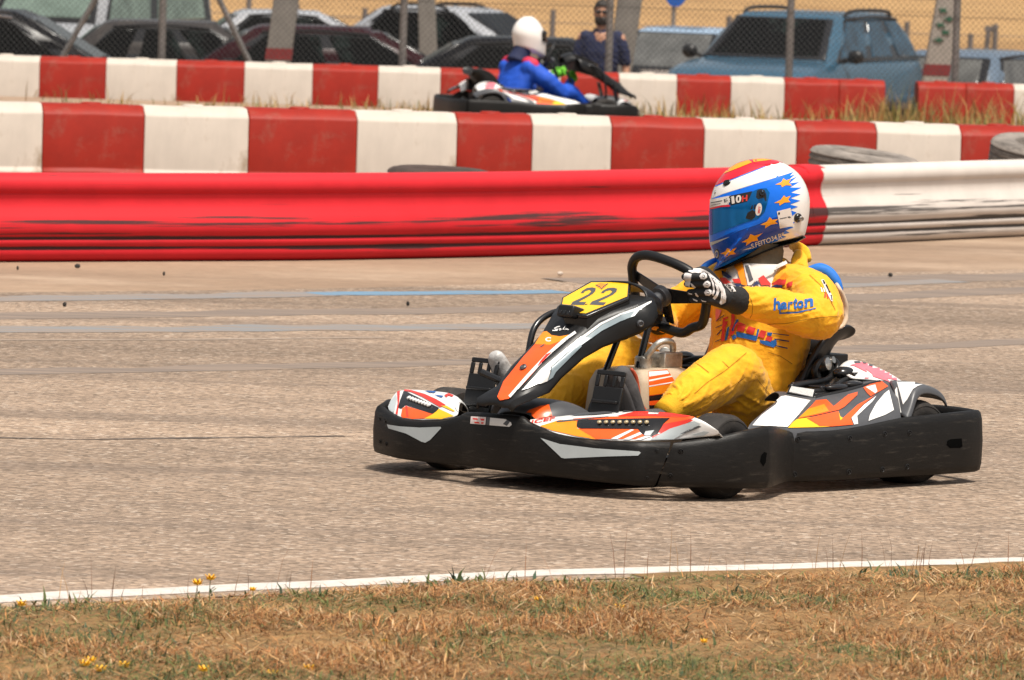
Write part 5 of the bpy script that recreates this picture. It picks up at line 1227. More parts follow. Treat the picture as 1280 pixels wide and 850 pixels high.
hf('visor_dark_end', [[(103, 400), (118, 398), (122, 580), (106, 588)]], 'helmdark', .0055)  # dark left end of the visor's sheen, painted on as a strip
hf('tear_off_strip', [[(104, 338), (200, 318), (250, 308), (240, 350), (232, 372), (180, 378), (104, 396)]], 'clothwhite', .006)
hf('strip_print', [[(112, 358), (190, 342), (190, 348), (112, 364)], [(116, 376), (180, 362), (180, 366), (116, 380)], [(200, 336), (212, 334), (216, 356), (206, 358)], [(216, 330), (224, 328), (228, 348), (220, 352)]], 'grey', .0075, 1.5)
hf('strip_edge', [[(104, 396), (180, 379), (232, 374), (245, 380), (245, 386), (180, 390), (104, 408)]], 'helmred', .0065, 2)
hf('number_label', [[(236, 312), (400, 278), (380, 325), (362, 352), (250, 378), (240, 360)]], 'gloss_black', .006)
hf('check', [[(218, 330), (228, 327), (231, 341), (221, 344)], [(232, 345), (241, 342), (244, 356), (235, 359)], [(222, 352), (230, 350), (233, 362), (226, 365)]], 'clothwhite', .0075, 1.5)
def ht(s, fr_, m, o_=.0075, **k): text_film('lettering', thm, s, tuple(H(*p) for p in fr_), M[m], helmet, o_, **k)
ht('1', ((257, 368), (277, 363), (252, 317)), 'clothwhite', bold=.03); ht('0', ((284, 362), (322, 355), (284, 310)), 'clothwhite', bold=.04); ht('H', ((326, 354), (364, 346), (328, 312)), 'clothred', bold=.04)
ht('1', ((582, 444), (594, 442), (581, 428)), 'gloss_black', .0062, bold=.03)
hf('label_square', [[(572, 420), (668, 396), (690, 522), (594, 540)]], 'clothwhite', .005)
hf('label_print', [[(592, 470), (640, 460), (640, 466), (592, 476)], [(645, 458), (660, 455), (672, 462), (660, 468), (650, 465)]], 'grey', .0062, 1.5)
ht('S.FEITO34.R*', ((392, 682), (628, 596), (386, 648)), 'clothwhite', .006, bold=.012)
hf('dash_stroke', [[(325, 692), (388, 672), (390, 682)]], 'clothwhite', .005, 1.5)
def star(pts): 
    c = Vector((sum(p[0] for p in pts)/5, sum(p[1] for p in pts)/5)); o_ = []
    for i in range(5):
        a = Vector(pts[i]); b = Vector(pts[(i+1) % 5]); o_ += [tuple(a), tuple(c+(((a+b)/2)-c)*.62)]
    return o_
ST5 = [((560, 232), (617, 188), (672, 192), (678, 240), (608, 250)), ((552, 362), (622, 308), (670, 310), (668, 355), (590, 380)), ((455, 515), (522, 460), (580, 475), (580, 505), (488, 540)), ((320, 638), (385, 580), (472, 572), (440, 625), (352, 662)), ((175, 718), (222, 680), (288, 675), (280, 720), (205, 752))]
for s_ in ST5:
    hf('star', [star(s_)], 'helmgold', .0045, 2)
# maker's oval with red lettering
ov = [(444+22*math.cos(q)*1.0+6*math.sin(q), 406-44*math.sin(q)) for q in np.linspace(0, 2*math.pi, 22, endpoint=False)]
hf('oval_badge', [ov], 'clothwhite', .0062, 1.5)
ht('BELL', ((437, 432), (445, 380), (452, 434)), 'clothred', .0075, bold=.03)
ov = [(150+17*math.cos(q), 722-36*math.sin(q)) for q in np.linspace(0, 2*math.pi, 18, endpoint=False)]
hf('vent_ring', [ov], 'gloss_black', .004, 1.5); ov = [(150+12*math.cos(q), 722-27*math.sin(q)) for q in np.linspace(0, 2*math.pi, 18, endpoint=False)]
hf('vent_ring', [ov], 'silver', .005, 1.5); ov = [(150+8*math.cos(q), 722-17*math.sin(q)) for q in np.linspace(0, 2*math.pi, 14, endpoint=False)]
hf('vent_ring', [ov], 'helmdark', .006, 1.5)
hf('pivot_plate', [[(425, 320), (432, 275), (455, 262), (485, 270), (497, 300), (500, 345), (492, 350), (480, 325), (440, 335)], [(352, 470), (365, 430), (400, 410), (425, 425), (420, 460), (395, 480)], [(385, 408), (395, 380), (405, 375), (402, 402)], [(408, 404), (415, 372), (424, 372), (420, 405)]], 'gloss_black', .006, 2)
hf('chin_stripe', [[(104, 640), (180, 618), (240, 600), (180, 630), (110, 662)]], 'silver', .004, 2)
hf('chin_stripe', [[(240, 590), (330, 535), (520, 478), (420, 520), (300, 560)]], 'helmblue', .0035, 2)
# bottom edge trim, a rubber bead round the opening
bp_ = [hp2(*p) for p in crom([Vector(p) for p in [(1005, 295), (992, 301.5), (975, 305.5), (958, 311), (943, 317.5), (928, 324), (910, 332), (893, 337)]], 4)]; rings = []
for i, p in enumerate(bp_):
    rd = (p-hc).normalized(); e_ = .35+.65*math.sin(math.pi*min(1, max(0, (i+1)/(len(bp_)+1))))
    rings.append([p+hn*.088*e_*math.cos(q)+rd*(.007*math.sin(q)+.0015) for q in np.linspace(0, 2*math.pi, 20, endpoint=False)])
mb = MB(); mb.rings(rings); obj('edge_bead', mb, M['gloss_black'], helmet, smooth=60)
hf('edge_trim', [[(140, 838), (330, 748), (500, 674), (680, 630), (762, 600), (758, 588), (690, 610), (500, 652), (330, 724), (200, 784)]], 'gloss_black', .004)
hf('chin_lip', [[(128, 830), (200, 782), (330, 722), (430, 684), (335, 735), (210, 796)]], 'helmblue', .0055)
def stud(px, py, r, m, h=.012):
    o, d = kray(*H(px, py)); p, n_, _, _ = thm.ray_cast(Vector(o.tolist()), Vector(d.tolist()).normalized())
    if p is None: return
    if n_.dot(Vector(d.tolist())) > 0: n_ = -n_
    mb = MB(); mb.lathe([(r*1.25, -.004), (r*1.25, h*.4), (r, h*.6), (r*.85, h), (r*.6, h), (r*.55, h*.8), (r*.25, h*.8), (.0002, h*1.1)], p, n_, 20); obj('visor_stud', mb, M[m], helmet, smooth=35)
stud(468, 296, .0085, 'gloss_black'); stud(720, 466, .0125, 'gloss_black', .010); stud(732, 470, .0085, 'steel', .016)
stud(138, 285, .005, 'steel', .004); stud(214, 220, .009, 'gloss_black', .006); stud(228, 216, .008, 'gloss_black', .006)
hf('side_ridge', [[(440, 222), (448, 222), (560, 190), (575, 165), (590, 180), (560, 300), (520, 395), (505, 440), (498, 440), (515, 350), (545, 240), (450, 262)]], 'helmblue', .0022)

# ---------------- gloves
GC = WC+wl*.162+wu*.0
def hand(Wp, Ks, sgn, name):
    mb = MB(); Wp = Vector(Wp)
    kn = [Vector(k) for k in Ks]; mid = (kn[1]+kn[2])/2; d = (mid-Wp)
    capsule_chain(mb, [Wp-d*.05, Wp+d*.35], [.034, .034], 16, 3)
    for i, k in enumerate(kn): capsule_chain(mb, [Wp+d*.25+(k-mid)*.55+Vector((0, -.008*sgn, 0)), Wp+d*.65+(k-mid)*.8+Vector((0, -.006*sgn, 0)), k], [.020, .017, .0145], 12, 3)
    for i, k in enumerate(kn):
        ln = (1.0, 1.06, 1.0, .82)[i]
        j2 = k+Vector((.022, -.038*sgn, -.002))*ln; j3 = j2+Vector((-.008, -.032*sgn, -.002))*ln; tip = j3+Vector((-.026, -.010*sgn, 0))*ln
        capsule_chain(mb, [k, j2, j3, tip], [.0135, .0125, .0115, .0095], 12, 4)
    b = Wp+d*.35+Vector((0, -.025*sgn, .02)); capsule_chain(mb, [b, kn[0]+Vector((-.055, -.035*sgn, .012)), kn[0]+Vector((-.015, -.045*sgn, .014)), kn[0]+Vector((.012, -.050*sgn, .008))], [.020, .0165, .0135, .0115], 12, 4)
    me = fuse(mb, .0028, 3)
    return link(name, me, M['glove'], driver)
WL2 = kY(921, 377, .205)
KL_ = [kY(879, 346, .20), kY(883.5, 355, .206), kY(885.5, 365.5, .206), kY(885, 374.5, .20)]
gl = hand(WL2, KL_, 1, 'glove'); tg = bvh(gl)
def G(a, b): return (840+a/11.33, 325+b/11.33)
def gf(nm, polys, m, o_=.0015, step=1.6): return film(nm, tg, [[G(*p) for p in q] for q in polys], M[m], gl, o_, step)
gf('glove_top', [[(215, 150), (260, 125), (400, 118), (470, 145), (530, 180), (600, 240), (690, 320), (745, 420), (770, 520), (760, 600), (715, 625), (690, 600), (720, 520), (700, 430), (660, 380), (610, 330), (560, 250), (500, 185), (440, 172), (380, 190), (330, 178), (280, 185)]], 'glovewhite', .0016)
gf('glove_stripe', [[(505, 190), (530, 200), (590, 330), (605, 440), (580, 510), (560, 480), (580, 420), (560, 320)], [(600, 330), (650, 370), (670, 440), (640, 520), (600, 565), (570, 540), (620, 480), (630, 420)], [(660, 385), (700, 430), (715, 500), (700, 580), (720, 620), (690, 630), (668, 610), (690, 540), (690, 450)]], 'glovewhite', .002)
for cx, cy in ((443, 230), (493, 345), (510, 460)):
    gf('knuckle_guard', [[(cx-55, cy), (cx-30, cy-35), (cx+10, cy-48), (cx+45, cy-25), (cx+50, cy+15), (cx+15, cy+42), (cx-35, cy+35)]], 'glovewhite', .003)
    gf('guard_mark', [line([(cx-10, cy-18), (cx+14, cy-14), (cx+18, cy+6), (cx+2, cy+18), (cx-14, cy+4)], 7)], 'gloss_black', .004, .5)
gf('finger_stripe', [[(262, 330), (285, 335), (340, 385), (325, 402), (280, 370)], [(325, 465), (345, 468), (380, 510), (370, 525), (335, 500)], [(230, 462), (290, 475), (285, 490), (240, 480)], [(295, 545), (365, 572), (358, 588), (310, 570)], [(365, 622), (430, 630), (485, 615), (480, 632), (430, 650), (375, 640)], [(405, 560), (440, 575), (490, 582), (480, 592), (430, 586)]], 'glovewhite', .0025)
gf('finger_pad', [[(185, 180), (280, 200), (262, 320), (240, 440), (200, 450), (140, 415), (150, 300)]], 'glovewhite', .0022)
text_film('pad_lettering', tg, 'OMP', (G(192, 388), G(192, 268), G(160, 388)), M['gloss_black'], gl, .004, bold=.03)
# gauntlet
def gauntlet(a, b, r0, r1):
    a = Vector(a); b = Vector(b); mb = MB(); mb.tube([a.lerp(b, t) for t in (0, .1, .4, .8, 1)], [r0*.96, r0, r0*.96+.04*r1, r1*1.02, r1*.97], 24); return obj('gauntlet', mb, M['glove'], driver, smooth=180)
ga_ = gauntlet(kY(904, 369, .205), kY(925, 377, .205), .040, .047); tga = bvh(ga_)
film('gauntlet_label', tga, [[G(*p) for p in ((738, 342), (835, 338), (905, 445), (840, 452))]], M['clothwhite'], ga_, .002, 2)
text_film('label_lettering', tga, 'OMP', (G(800, 352), G(885, 440), G(765, 352)), M['gloss_black'], ga_, .004, bold=.03)
GR = WC+wl*(-.09)+wu*(-.10)
WR2 = WR_R+(WR_R-EL_R).normalized()*.05
gr = hand(WR2, [GR+Vector((.03, -.04, .035)), GR+Vector((.035, -.042, .015)), GR+Vector((.035, -.042, -.006)), GR+Vector((.03, -.04, -.026))], -1, 'glove')
tgr = bvh(gr); film('glove_mark', tgr, [[(812, 411), (818, 408), (826, 409), (820, 413)], [(824, 414), (832, 410), (836, 411), (829, 416)]], M['amber'], gr, .002, 1.5)
# ---------------- shoes
def shoe(heel, ankle, toe, m, edge):
    heel, ankle, toe = Vector(heel), Vector(ankle), Vector(toe); mb = MB()
    capsule_chain(mb, [ankle, ankle.lerp(heel, .55)], [.036, .036], 16, 3)
    capsule_chain(mb, [heel, heel.lerp(toe, .35), heel.lerp(toe, .7), toe], [.036, .036, .038, .030], 16, 4)
    o = link('shoe', fuse(mb, .004, 4), m, driver)
    if not edge: return o
    d = (toe-heel).normalized(); s = Vector((0, 1, 0)); n2 = d.cross(s); n2 = n2 if n2.x > 0 else -n2
    mb = MB(); rings = []
    for t in np.linspace(-.17, 1.17, 14):
        hw = .040*(1-abs((t-.5)/.78)**3.5)+.004; c = heel+(toe-heel)*t+n2*(.034+.006*abs(t-.5))
        rings.append([c+s*hw+n2*.0, c+s*hw+n2*.010, c+s*hw*.9+n2*.014, c-s*hw*.9+n2*.014, c-s*hw+n2*.010, c-s*hw])
    mb.rings(rings); obj('sole', mb, M['sole'], o, smooth=50)
    return o
M['shoe_red'] = mat('orange red shoe', (.42, .06, .02), .6, var=.2)
shoe(kY(797, 526, .26), kY(822, 524, .26), kY(778, 468, .27), M['sole'], True)
shoe(Vector((.50, -.245, .19)), AN_R+Vector((.03, -.01, .0)), kY(621, 449, -.25), M['shoe_white'], False)
red_ = MB(); red_.tube([kY(789, 461, .24), kY(794, 470, .24), kY(797, 485, .24), kY(799, 500, .25), kY(806, 514, .25), kY(818, 516, .26)], [.005, .008, .008, .008, .010, .012], 8, smooth=3); obj('shoe_trim', red_, M['shoe_red'], driver, smooth=180)
# ------------------------------------------------------------------ second kart and its driver, farther along the circuit
PHI = R(13); D2 = 57.6
k2 = dp(668, 160, D2); K2 = (float(k2[0]), D2, zg(D2)-.01)
NOSKIP = set(); 
def walk(o):
    for c in o.children: yield c; yield from walk(c)
skip2 = {c for c in walk(kart) if (c.parent in (nose, plate) and (c.name.split('.')[0] in ('film_orange', 'film_amber', 'film_stripe', 'film_dark_stripe', 'film_white', 'film_grey', 'lettering', 'script_lettering', 'camera_box')))}
skip2 |= {c for c in walk(kart) if c.name.split('.')[0] in ('sponsor_sticker', 'sticker_print', 'label_slot', 'slot_mark', 'sponsor_lettering', 'number_22', 'plate_crest', 'plate_mark', 'plate_field')}
kart2 = copy_tree(kart, None, skip2)
for q in list(walk(cowl_r))+[cowl_r]: bpy.data.objects.remove(q); kart2.location = K2; kart2.rotation_euler = (0, 0, PHI)
tag(kart2, 'distant black kart with orange and white side panels between the two block rows', 'kart')
M['suit2'] = mat('royal blue suit', (.006, .075, .50), .7, var=.15, scale=9, bump=.2, bscale=30)
M['suit2red'] = mat('crimson shoulder cloth', (.55, .02, .06), .7, var=.1)
M['green'] = mat('green glove', (.16, .55, .03), .7, var=.15)
M['navy'] = mat('navy cloth', (.008, .014, .055), .8, var=.15, bump=.15)
p2 = thing('person', 'driver with white helmet and blue red suit in the distant kart', 'person', (K2[0]-.10, K2[1], K2[2]-.045), PHI+R(24)); p2.scale = (1.02, 1.02, 1.02)
mb = MB()
ring_chain(mb, [((-.20, 0, .10), .17, .13, 0), ((-.18, 0, .22), .18, .14, 10), ((-.13, 0, .36), .20, .15, 15), ((-.08, 0, .50), .225, .14, 20), ((-.05, 0, .585), .195, .12, 20), ((-.03, 0, .64), .08, .07, 0)])
capsule_chain(mb, [(-.07, -.16, .555), (.06, -.27, .44), (.19, -.29, .33)], [.085, .078, .068]); capsule_chain(mb, [(.19, -.29, .33), (.30, -.22, .37), (.40, -.14, .43)], [.068, .058, .045])
capsule_chain(mb, [(-.07, .16, .555), (.06, .27, .43), (.19, .28, .33), (.40, .16, .46)], [.085, .078, .066, .045])
for s in (1, -1): capsule_chain(mb, [(-.12, .10*s, .16), (.15, .22*s, .30), (.32, .24*s, .34), (.55, .22*s, .20)], [.115, .09, .08, .05])
me = fuse(mb, .013, 8); wrinkle(me, [((-.2, 0, .1), (-.05, 0, .6)), ((-.07, -.16, .55), (.19, -.29, .33)), ((.19, -.29, .33), (.4, -.14, .43))], .008, 9, [(Vector((.15, -.28, .36)), .14), (Vector((-.1, 0, .4)), .2)])
s2 = link('racing_suit', me, M['suit2'], p2)
for s in (1, -1):
    mb = MB(); mb.tube([(-.085, .10*s, .612), (-.075, .15*s, .612), (-.055, .19*s, .585), (-.035, .215*s, .545)], [.030, .046, .056, .034], 14, smooth=4); obj('shoulder_panel', mb, M['suit2red'], p2, smooth=180)
mb = MB(); mb.tube([(-.09, 0, .60), (-.06, 0, .66), (-.03, 0, .72)], [.105, .085, .08], 18, smooth=3); obj('collar', mb, M['navy'], p2, smooth=180)
mb = MB(); n_ = 26; rings = []
for t in np.linspace(0, 1, 15):
    z = .70+.305*t; a = math.sin(min(1, (1-t)*1.5+.03)*math.pi/2)**.5 if t > .4 else 1-.10*(.4-t)/.4
    fx = .165*a; rings.append([Vector((.02+.02*(1-t)+fx*math.cos(q)*(1 if math.cos(q) < 0 else 1.05), .128*a*math.sin(q), z-.075*max(0, math.cos(q))*(1-t)+.05*max(0, -math.cos(q))*(1-t))) for q in np.linspace(0, 2*math.pi, n_, endpoint=False)])
mb.rings(rings); h2 = obj('helmet', mb, M['helmwhite'], p2, smooth=180)
mb = MB(); vr = []
for z in (.80, .835, .87, .895):
    vr.append([Vector((.03+.174*math.cos(q)-.03*(z-.80), .134*math.sin(q), z-.02*math.cos(q))) for q in np.linspace(-1.25, 1.25, 15)])
mb.grid(vr); obj_open('visor', mb, M['gloss_black'], h2, smooth=180, solid=.004)
def simple_hand(name, W_, F_, m, parent, flip=1):
    W_ = Vector(W_); F_ = Vector(F_); d = (F_-W_); s = d.cross(Vector((0, 0, 1))).normalized(); mb = MB()
    u_ = s.cross(d).normalized()
    capsule_chain(mb, [W_, W_+d*.5, W_+d], [.028, .034, .036], 12, 3)
    for i in range(4):
        k = W_+d*1.1+u_*(.030-.020*i); capsule_chain(mb, [k, k+d*.45+s*.012*flip, k+d*.55+s*.05*flip, k+d*.25+s*.065*flip], [.012, .0115, .011, .009], 8, 2)
    k = W_+d*.4+u_*.03; capsule_chain(mb, [k, k+d*.5+u_*.02+s*.02*flip, k+d*.8+u_*.015+s*.045*flip], [.014, .012, .010], 8, 2)
    return link(name, fuse(mb, .005, 2), m, parent)
simple_hand('glove', (.38, -.15, .42), (.47, -.10, .47), M['green'], p2, -1); simple_hand('glove', (.38, .16, .45), (.46, .12, .50), M['green'], p2, 1)
for s in (1, -1):
    mb = MB(); capsule_chain(mb, [(.54, .22*s, .20), (.62, .22*s, .14), (.74, .21*s, .28)], [.05, .045, .035], 14, 3); obj('shoe', mb, M['navy'], p2, smooth=180)

# ------------------------------------------------------------------ chain link fence
FD = 61.95; FZ = zg(61.75)
M['galv'] = mat('galvanised steel', (.30, .28, .26), .55, metal=.5, var=.2)
M['wire'] = mat('fence wire', (.035, .032, .03), .7, var=.1)
M['concrete'] = mat('grey painted steel', (.20, .185, .165), .7, var=.15, scale=8, dirt=(.10, .09, .08), dirtamt=.5, dscale=5)
M['concrete_light'] = mat('pale painted steel', (.34, .30, .26), .7, var=.12, scale=8)
M['bandred'] = mat('dark red band', (.20, .02, .02), .7, var=.15)
fence = thing('chain_link_fence', 'grey chain link fence with steel posts behind the farther block row', 'fence', (0, FD, FZ))
xl = float(dp(-170, 60, FD)[0]); xr = float(dp(1450, 60, FD)[0]); FH = 2.0
mb = MB(); pitch = .056; x = xl-FH
while x < xr:
    for s in (1, -1):
        a, b_ = (x, 0.02), (x+FH*.9, FH)
        if s < 0: a, b_ = (x+FH*.9, .02), (x, FH)
        # clip to the run of the fence
        def cl(p, q):
            (x0, z0), (x1, z1) = p, q; t0, t1 = 0., 1.; dx = x1-x0
            for lo, hi in ((xl, xr),):
                ta, tb_ = sorted(((lo-x0)/dx, (hi-x0)/dx)); t0 = max(t0, ta); t1 = min(t1, tb_)
            return None if t1 <= t0 else ((x0+dx*t0, z0+(z1-z0)*t0), (x0+dx*t1, z0+(z1-z0)*t1))
        c_ = cl(a, b_)
        if c_: mb.tube([(c_[0][0], .0025*s, c_[0][1]), (c_[1][0], .0025*s, c_[1][1])], .0023, 3)
    x += pitch
w_ = obj('wire_mesh', mb, M['wire'], fence, smooth=0); w_['kind'] = 'stuff'
for px in (-60, 202.5, 504, 762, 988, 1196, 1420):
    q = dp(px, 40, FD)[0]; mb = MB(); mb.tube([(q, .04, -.05), (q+.0, .04, FH+.02)], .036, 12); mb.lathe([(.0, .0), (.034, .0), (.04, .02), (.03, .045), (.0, .05)], (q, .04, FH+.01), (0, 0, 1), 10); obj('post', mb, M['galv'], fence, smooth=40)
for a, b_ in (((76, 74), (118, 0)), ((312, 79), (274, 0))):
    p = dp(*a, FD); q = dp(*b_, FD); e = (q-p); p0 = p-e*.35; q0 = q+e*.9; mb = MB(); mb.tube([(p0[0], .05, p0[2]-FZ), (q0[0], .05, q0[2]-FZ)], .028, 10); obj('brace', mb, M['galv'], fence)
for z in (.03, 1.0, FH): mb = MB(); mb.tube([(xl, 0, z), (xr, 0, z)], .003 if z < FH else .012, 5); obj('tension_wire', mb, M['wire'], fence)

# ------------------------------------------------------------------ leaning steel columns
def column(a0, a1, b0, b1, D, label, band=None, spots=False, top=3.2, band_m='bandred'):
    """left edge a0(bottom)->a1(top), right edge b0->b1 in the photograph"""
    zb = zg(D); rt = []
    A0, A1, B0, B1 = (dp(*p, D) for p in (a0, a1, b0, b1))
    def ex(P, Q, z): t = (z-P[2])/(Q[2]-P[2]); return P+(Q-P)*t
    root = thing('steel_column', label, 'column', (float((ex(A0, A1, zb)[0]+ex(B0, B1, zb)[0])/2), D, zb), 0, 'leaning steel columns behind the fence')
    o0 = Vector(root.location); dpt = .22
    def seg(z0, z1, g=0.):
        pts = []
        for z in (z0, z1):
            l = ex(A0, A1, z); r_ = ex(B0, B1, z); pts.append([Vector((l[0]-g, D-g, z))-o0, Vector((r_[0]+g, D-g, z))-o0, Vector((r_[0]+g, D+dpt+g, z))-o0, Vector((l[0]-g, D+dpt+g, z))-o0])
        m_ = MB(); m_.rings(pts); return m_
    sh = obj('shaft', seg(zb, zb+top), M['concrete'], root, bevel=.012)
    if band: obj('painted_band', seg(dp(a0[0], band[1], D)[2], dp(a0[0], band[0], D)[2], .004), M[band_m], root)
    pl = MB(); b_ = (ex(A0, A1, zb)+ex(B0, B1, zb))/2; pl.box((0, dpt/2, .01), (.45, .45, .02)); obj('base_plate', pl, M['galv'], root, bevel=.004)
    if spots:
        t_ = [(1179, 13), (1186, 24), (1176, 31.5), (1182, 40.5), (1173.5, 50)]
        for px, py in t_:
            c = dp(px, py, D-.012); m_ = MB(); R0 = .033
            pts = [Vector((c[0]+R0*(1.5 if i % 2 == 0 else .6)*math.cos(i*math.pi/4+px)*1.2, D-.012, c[2]+R0*(1 if i % 2 == 0 else .5)*math.sin(i*math.pi/4+px)))-o0 for i in range(8)]
            m_.prism(pts, (0, .014, 0)); obj('leaf_sticker', m_, M['leaf'], root)
    return root
M['leaf'] = mat('dark green paint', (.015, .10, .05), .6, var=.2)
column((331, 78), (341.5, 0), (363, 78), (373, 0), 66, 'grey leaning column with a dark red foot band behind the fence at left', (60, 74))
column((523, 33), (522, 0), (545, 33), (543.5, 0), 82, 'plain grey column rising behind the dark cars near the white car')
column((760, 95), (772, 0), (789, 95), (803, 0), 66, 'grey leaning column right behind the standing man')
column((1153, 102), (1171, 4), (1185, 102), (1201, 0), 66, 'pale leaning column with green leaf marks and a red band', (80, 94), True)
c4 = [o for o in COL.objects if o.get('label', '').startswith('pale leaning')][0]
for ch in c4.children:
    if ch.name.startswith('shaft'): ch.data.materials[0] = M['concrete_light']
a = dp(905, -6, 66.3); b_ = dp(1178, 0, 66.3); mb = MB(); mb.prism([Vector((a[0], 66.3, a[2])), Vector((b_[0], 66.3, b_[2])), Vector((b_[0], 66.3, b_[2]+.16)), Vector((a[0], 66.3, a[2]+.16))], (0, .12, 0)); bo = obj('cross_beam', mb, M['concrete'], None, bevel=.01); bo.parent = c4; bo.location = -Vector(c4.location)

# ------------------------------------------------------------------ parked cars
M['glass'] = mat('tinted glass with painted reflections', (.004, .0045, .0045), .05, var=.1, spec=.08, dirt=(.035, .055, .05), dirtamt=.8, dscale=1.6, dthr=.56)  # greenish patches paint reflections and see-through glimpses into the colour, not dirt
M['glass_sky'] = mat('side glass with painted sky', (.014, .045, .075), .08, var=.6, scale=4, spec=.5)  # blue sky and cloud reflection painted into the base colour
M['glass_green'] = mat('car glass with painted green reflection', (.14, .19, .16), .1, var=.35, scale=3, spec=.5)  # pale green reflection on the van's glass, painted as base colour
M['glass_light'] = mat('hazy windscreen', (.095, .095, .09), .15, var=.4, scale=3, spec=.3)
M['chrome'] = mat('chrome trim', (.6, .62, .65), .15, metal=1, var=.05)
M['lampglass'] = mat('headlamp', (.5, .5, .5), .1, var=.1, spec=.9)
M['taillamp'] = mat('tail lamp', (.45, .02, .02), .15, var=.1)
def paint(n, c, r=.25): M[n] = mat(n, c, r, var=.05, scale=3, coat=(0 if max(c) < .09 else .4), spec=(.14 if max(c) < .09 else .5), dirt=(.2, .16, .12), dirtamt=.15, dscale=3)
paint('black paint', (.005, .005, .006)); paint('grey paint', (.04, .036, .035)); paint('dark red paint', (.022, .003, .005)); paint('white paint', (.33, .34, .36)); paint('pale blue paint', (.26, .35, .46)); paint('blue paint', (.030, .085, .135)); paint('silver paint', (.10, .14, .19), .25); paint('sand paint', (.24, .20, .17))
def lerp3(a, b, t): return a+(b-a)*t
def car(label, px, py_roof, D, head, L_, W_, H_, pm, glass='glass', rf=(.30, .06, -.22, -.40), belt=.60, hood=.56, rails=False, trunk=False, ground=None, pillars=2, cap=None, face=None):
    """rf: windscreen foot, roof front, roof rear, rear glass foot as fractions of the length ahead of the middle"""
    zb = zg(D) if ground is None else ground; x0 = float(dp(px, 40, D)[0])
    root = thing('parked_car', label, 'car', (x0, D, zb), head, 'cars parked behind the fence')
    hw = W_/2; bz = H_*belt; hz = H_*hood; gc = .18
    xs_ = [.5, .485, .44, .36, rf[0], .1, -.1, -.3, rf[3]+.0, -.44, -.485, -.5]
    xs_ = sorted(set(xs_), reverse=True); rings = []
    def topz(f):
        if f >= rf[0]: return lerp3(hz*.80, bz-.0, ((.5-f)/(.5-rf[0]))**.45)
        if f <= rf[3]: return lerp3(bz*(.97 if trunk else .93), bz, ((f+.5)/(rf[3]+.5))**.5) if rf[3] > -.5 else bz
        return bz
    for f in xs_:
        e = 1-.16*max(0, (abs(f)-.40)/.10)**2; w_ = hw*e; tz = topz(f); low = gc+.10*max(0, (abs(f)-.42)/.08)
        half = [(w_*.80, low), (w_*.97, low+.10), (w_, lerp3(low, tz, .5)), (w_*.985, tz-.14), (w_*.93, tz-.03), (w_*.80, tz), (w_*.4, tz+.018)]
        rings.append([Vector((f*L_, y, z)) for y, z in half]+[Vector((f*L_, -y, z)) for y, z in half[::-1]])
    mb = MB(); mb.rings(rings); obj('body', mb, M[pm], root, smooth=50)
    # greenhouse frame
    wb, wr = hw*.90, hw*.70
    def ghs(f, z): # half width
        t = (z-bz)/(H_-bz); return wb+(wr-wb)*t
    base = [Vector((rf[0]*L_, wb*.86, bz-.02)), Vector((rf[0]*L_-.18, wb, bz-.02)), Vector((rf[3]*L_+.12, wb, bz-.02)), Vector((rf[3]*L_, wb*.88, bz-.02))]
    roof = [Vector((rf[1]*L_, wr*.86, H_-.05)), Vector((rf[1]*L_-.15, wr, H_-.07)), Vector((rf[2]*L_+.12, wr, H_-.07)), Vector((rf[2]*L_, wr*.88, H_-.05))]
    mL = lambda p: Vector((p.x, -p.y, p.z))
    rb = base+[mL(p) for p in base[::-1]]; rr = roof+[mL(p) for p in roof[::-1]]
    mid = [b.lerp(r_, .5)+Vector((0, .025*(1 if b.y > 0 else -1), .02)) for b, r_ in zip(rb, rr)]
    r2 = [Vector((p.x*1.0-.10*(1 if p.x > 0 else -1), p.y*.86, H_-.012)) for p in rr]; r3 = [Vector((p.x*.6, p.y*.5, H_)) for p in rr]
    mb = MB(); mb.rings([rb, mid, rr, r2, r3]); cb = obj('cabin', mb, M[cap or pm], root, smooth=50, bevel=.015)
    # windows, a little proud of the cabin
    def panel(nm, a, b, c, d, n_off, m):
        nrm = (b-a).cross(d-a).normalized()
        ctr = (a+b+c+d)/4
        if nrm.dot(ctr-Vector((0, 0, H_*.6))) < 0: nrm = -nrm
        q = [p+nrm*n_off for p in (a, b, c, d)]; m_ = MB(); m_.prism(q, -nrm*.05); return obj(nm, m_, M[m], root, bevel=.02)
    def bil(a, b, c, d, u, v): return (a.lerp(b, u)).lerp(d.lerp(c, u), v)
    def quad(nm, a, b, c, d, u0, u1, v0, v1, m, o_=.03): return panel(nm, bil(a, b, c, d, u0, v0), bil(a, b, c, d, u1, v0), bil(a, b, c, d, u1, v1), bil(a, b, c, d, u0, v1), o_, m)
    A0, A1 = base[0], mL(base[0]); B1, B0 = mL(roof[0]), roof[0]
    quad('screen_seal', A0, A1, B1, B0, -.03, 1.03, .06, .95, 'gloss_black', .02)
    quad('windscreen', A0, A1, B1, B0, .03, .97, .11, .91, face or glass)
    A0, A1 = base[3], mL(base[3]); B1, B0 = mL(roof[3]), roof[3]
    quad('screen_seal', A0, A1, B1, B0, -.02, 1.02, .08, .94, 'gloss_black', .02)
    quad('rear_window', A0, A1, B1, B0, .07, .93, .17, .88, glass)
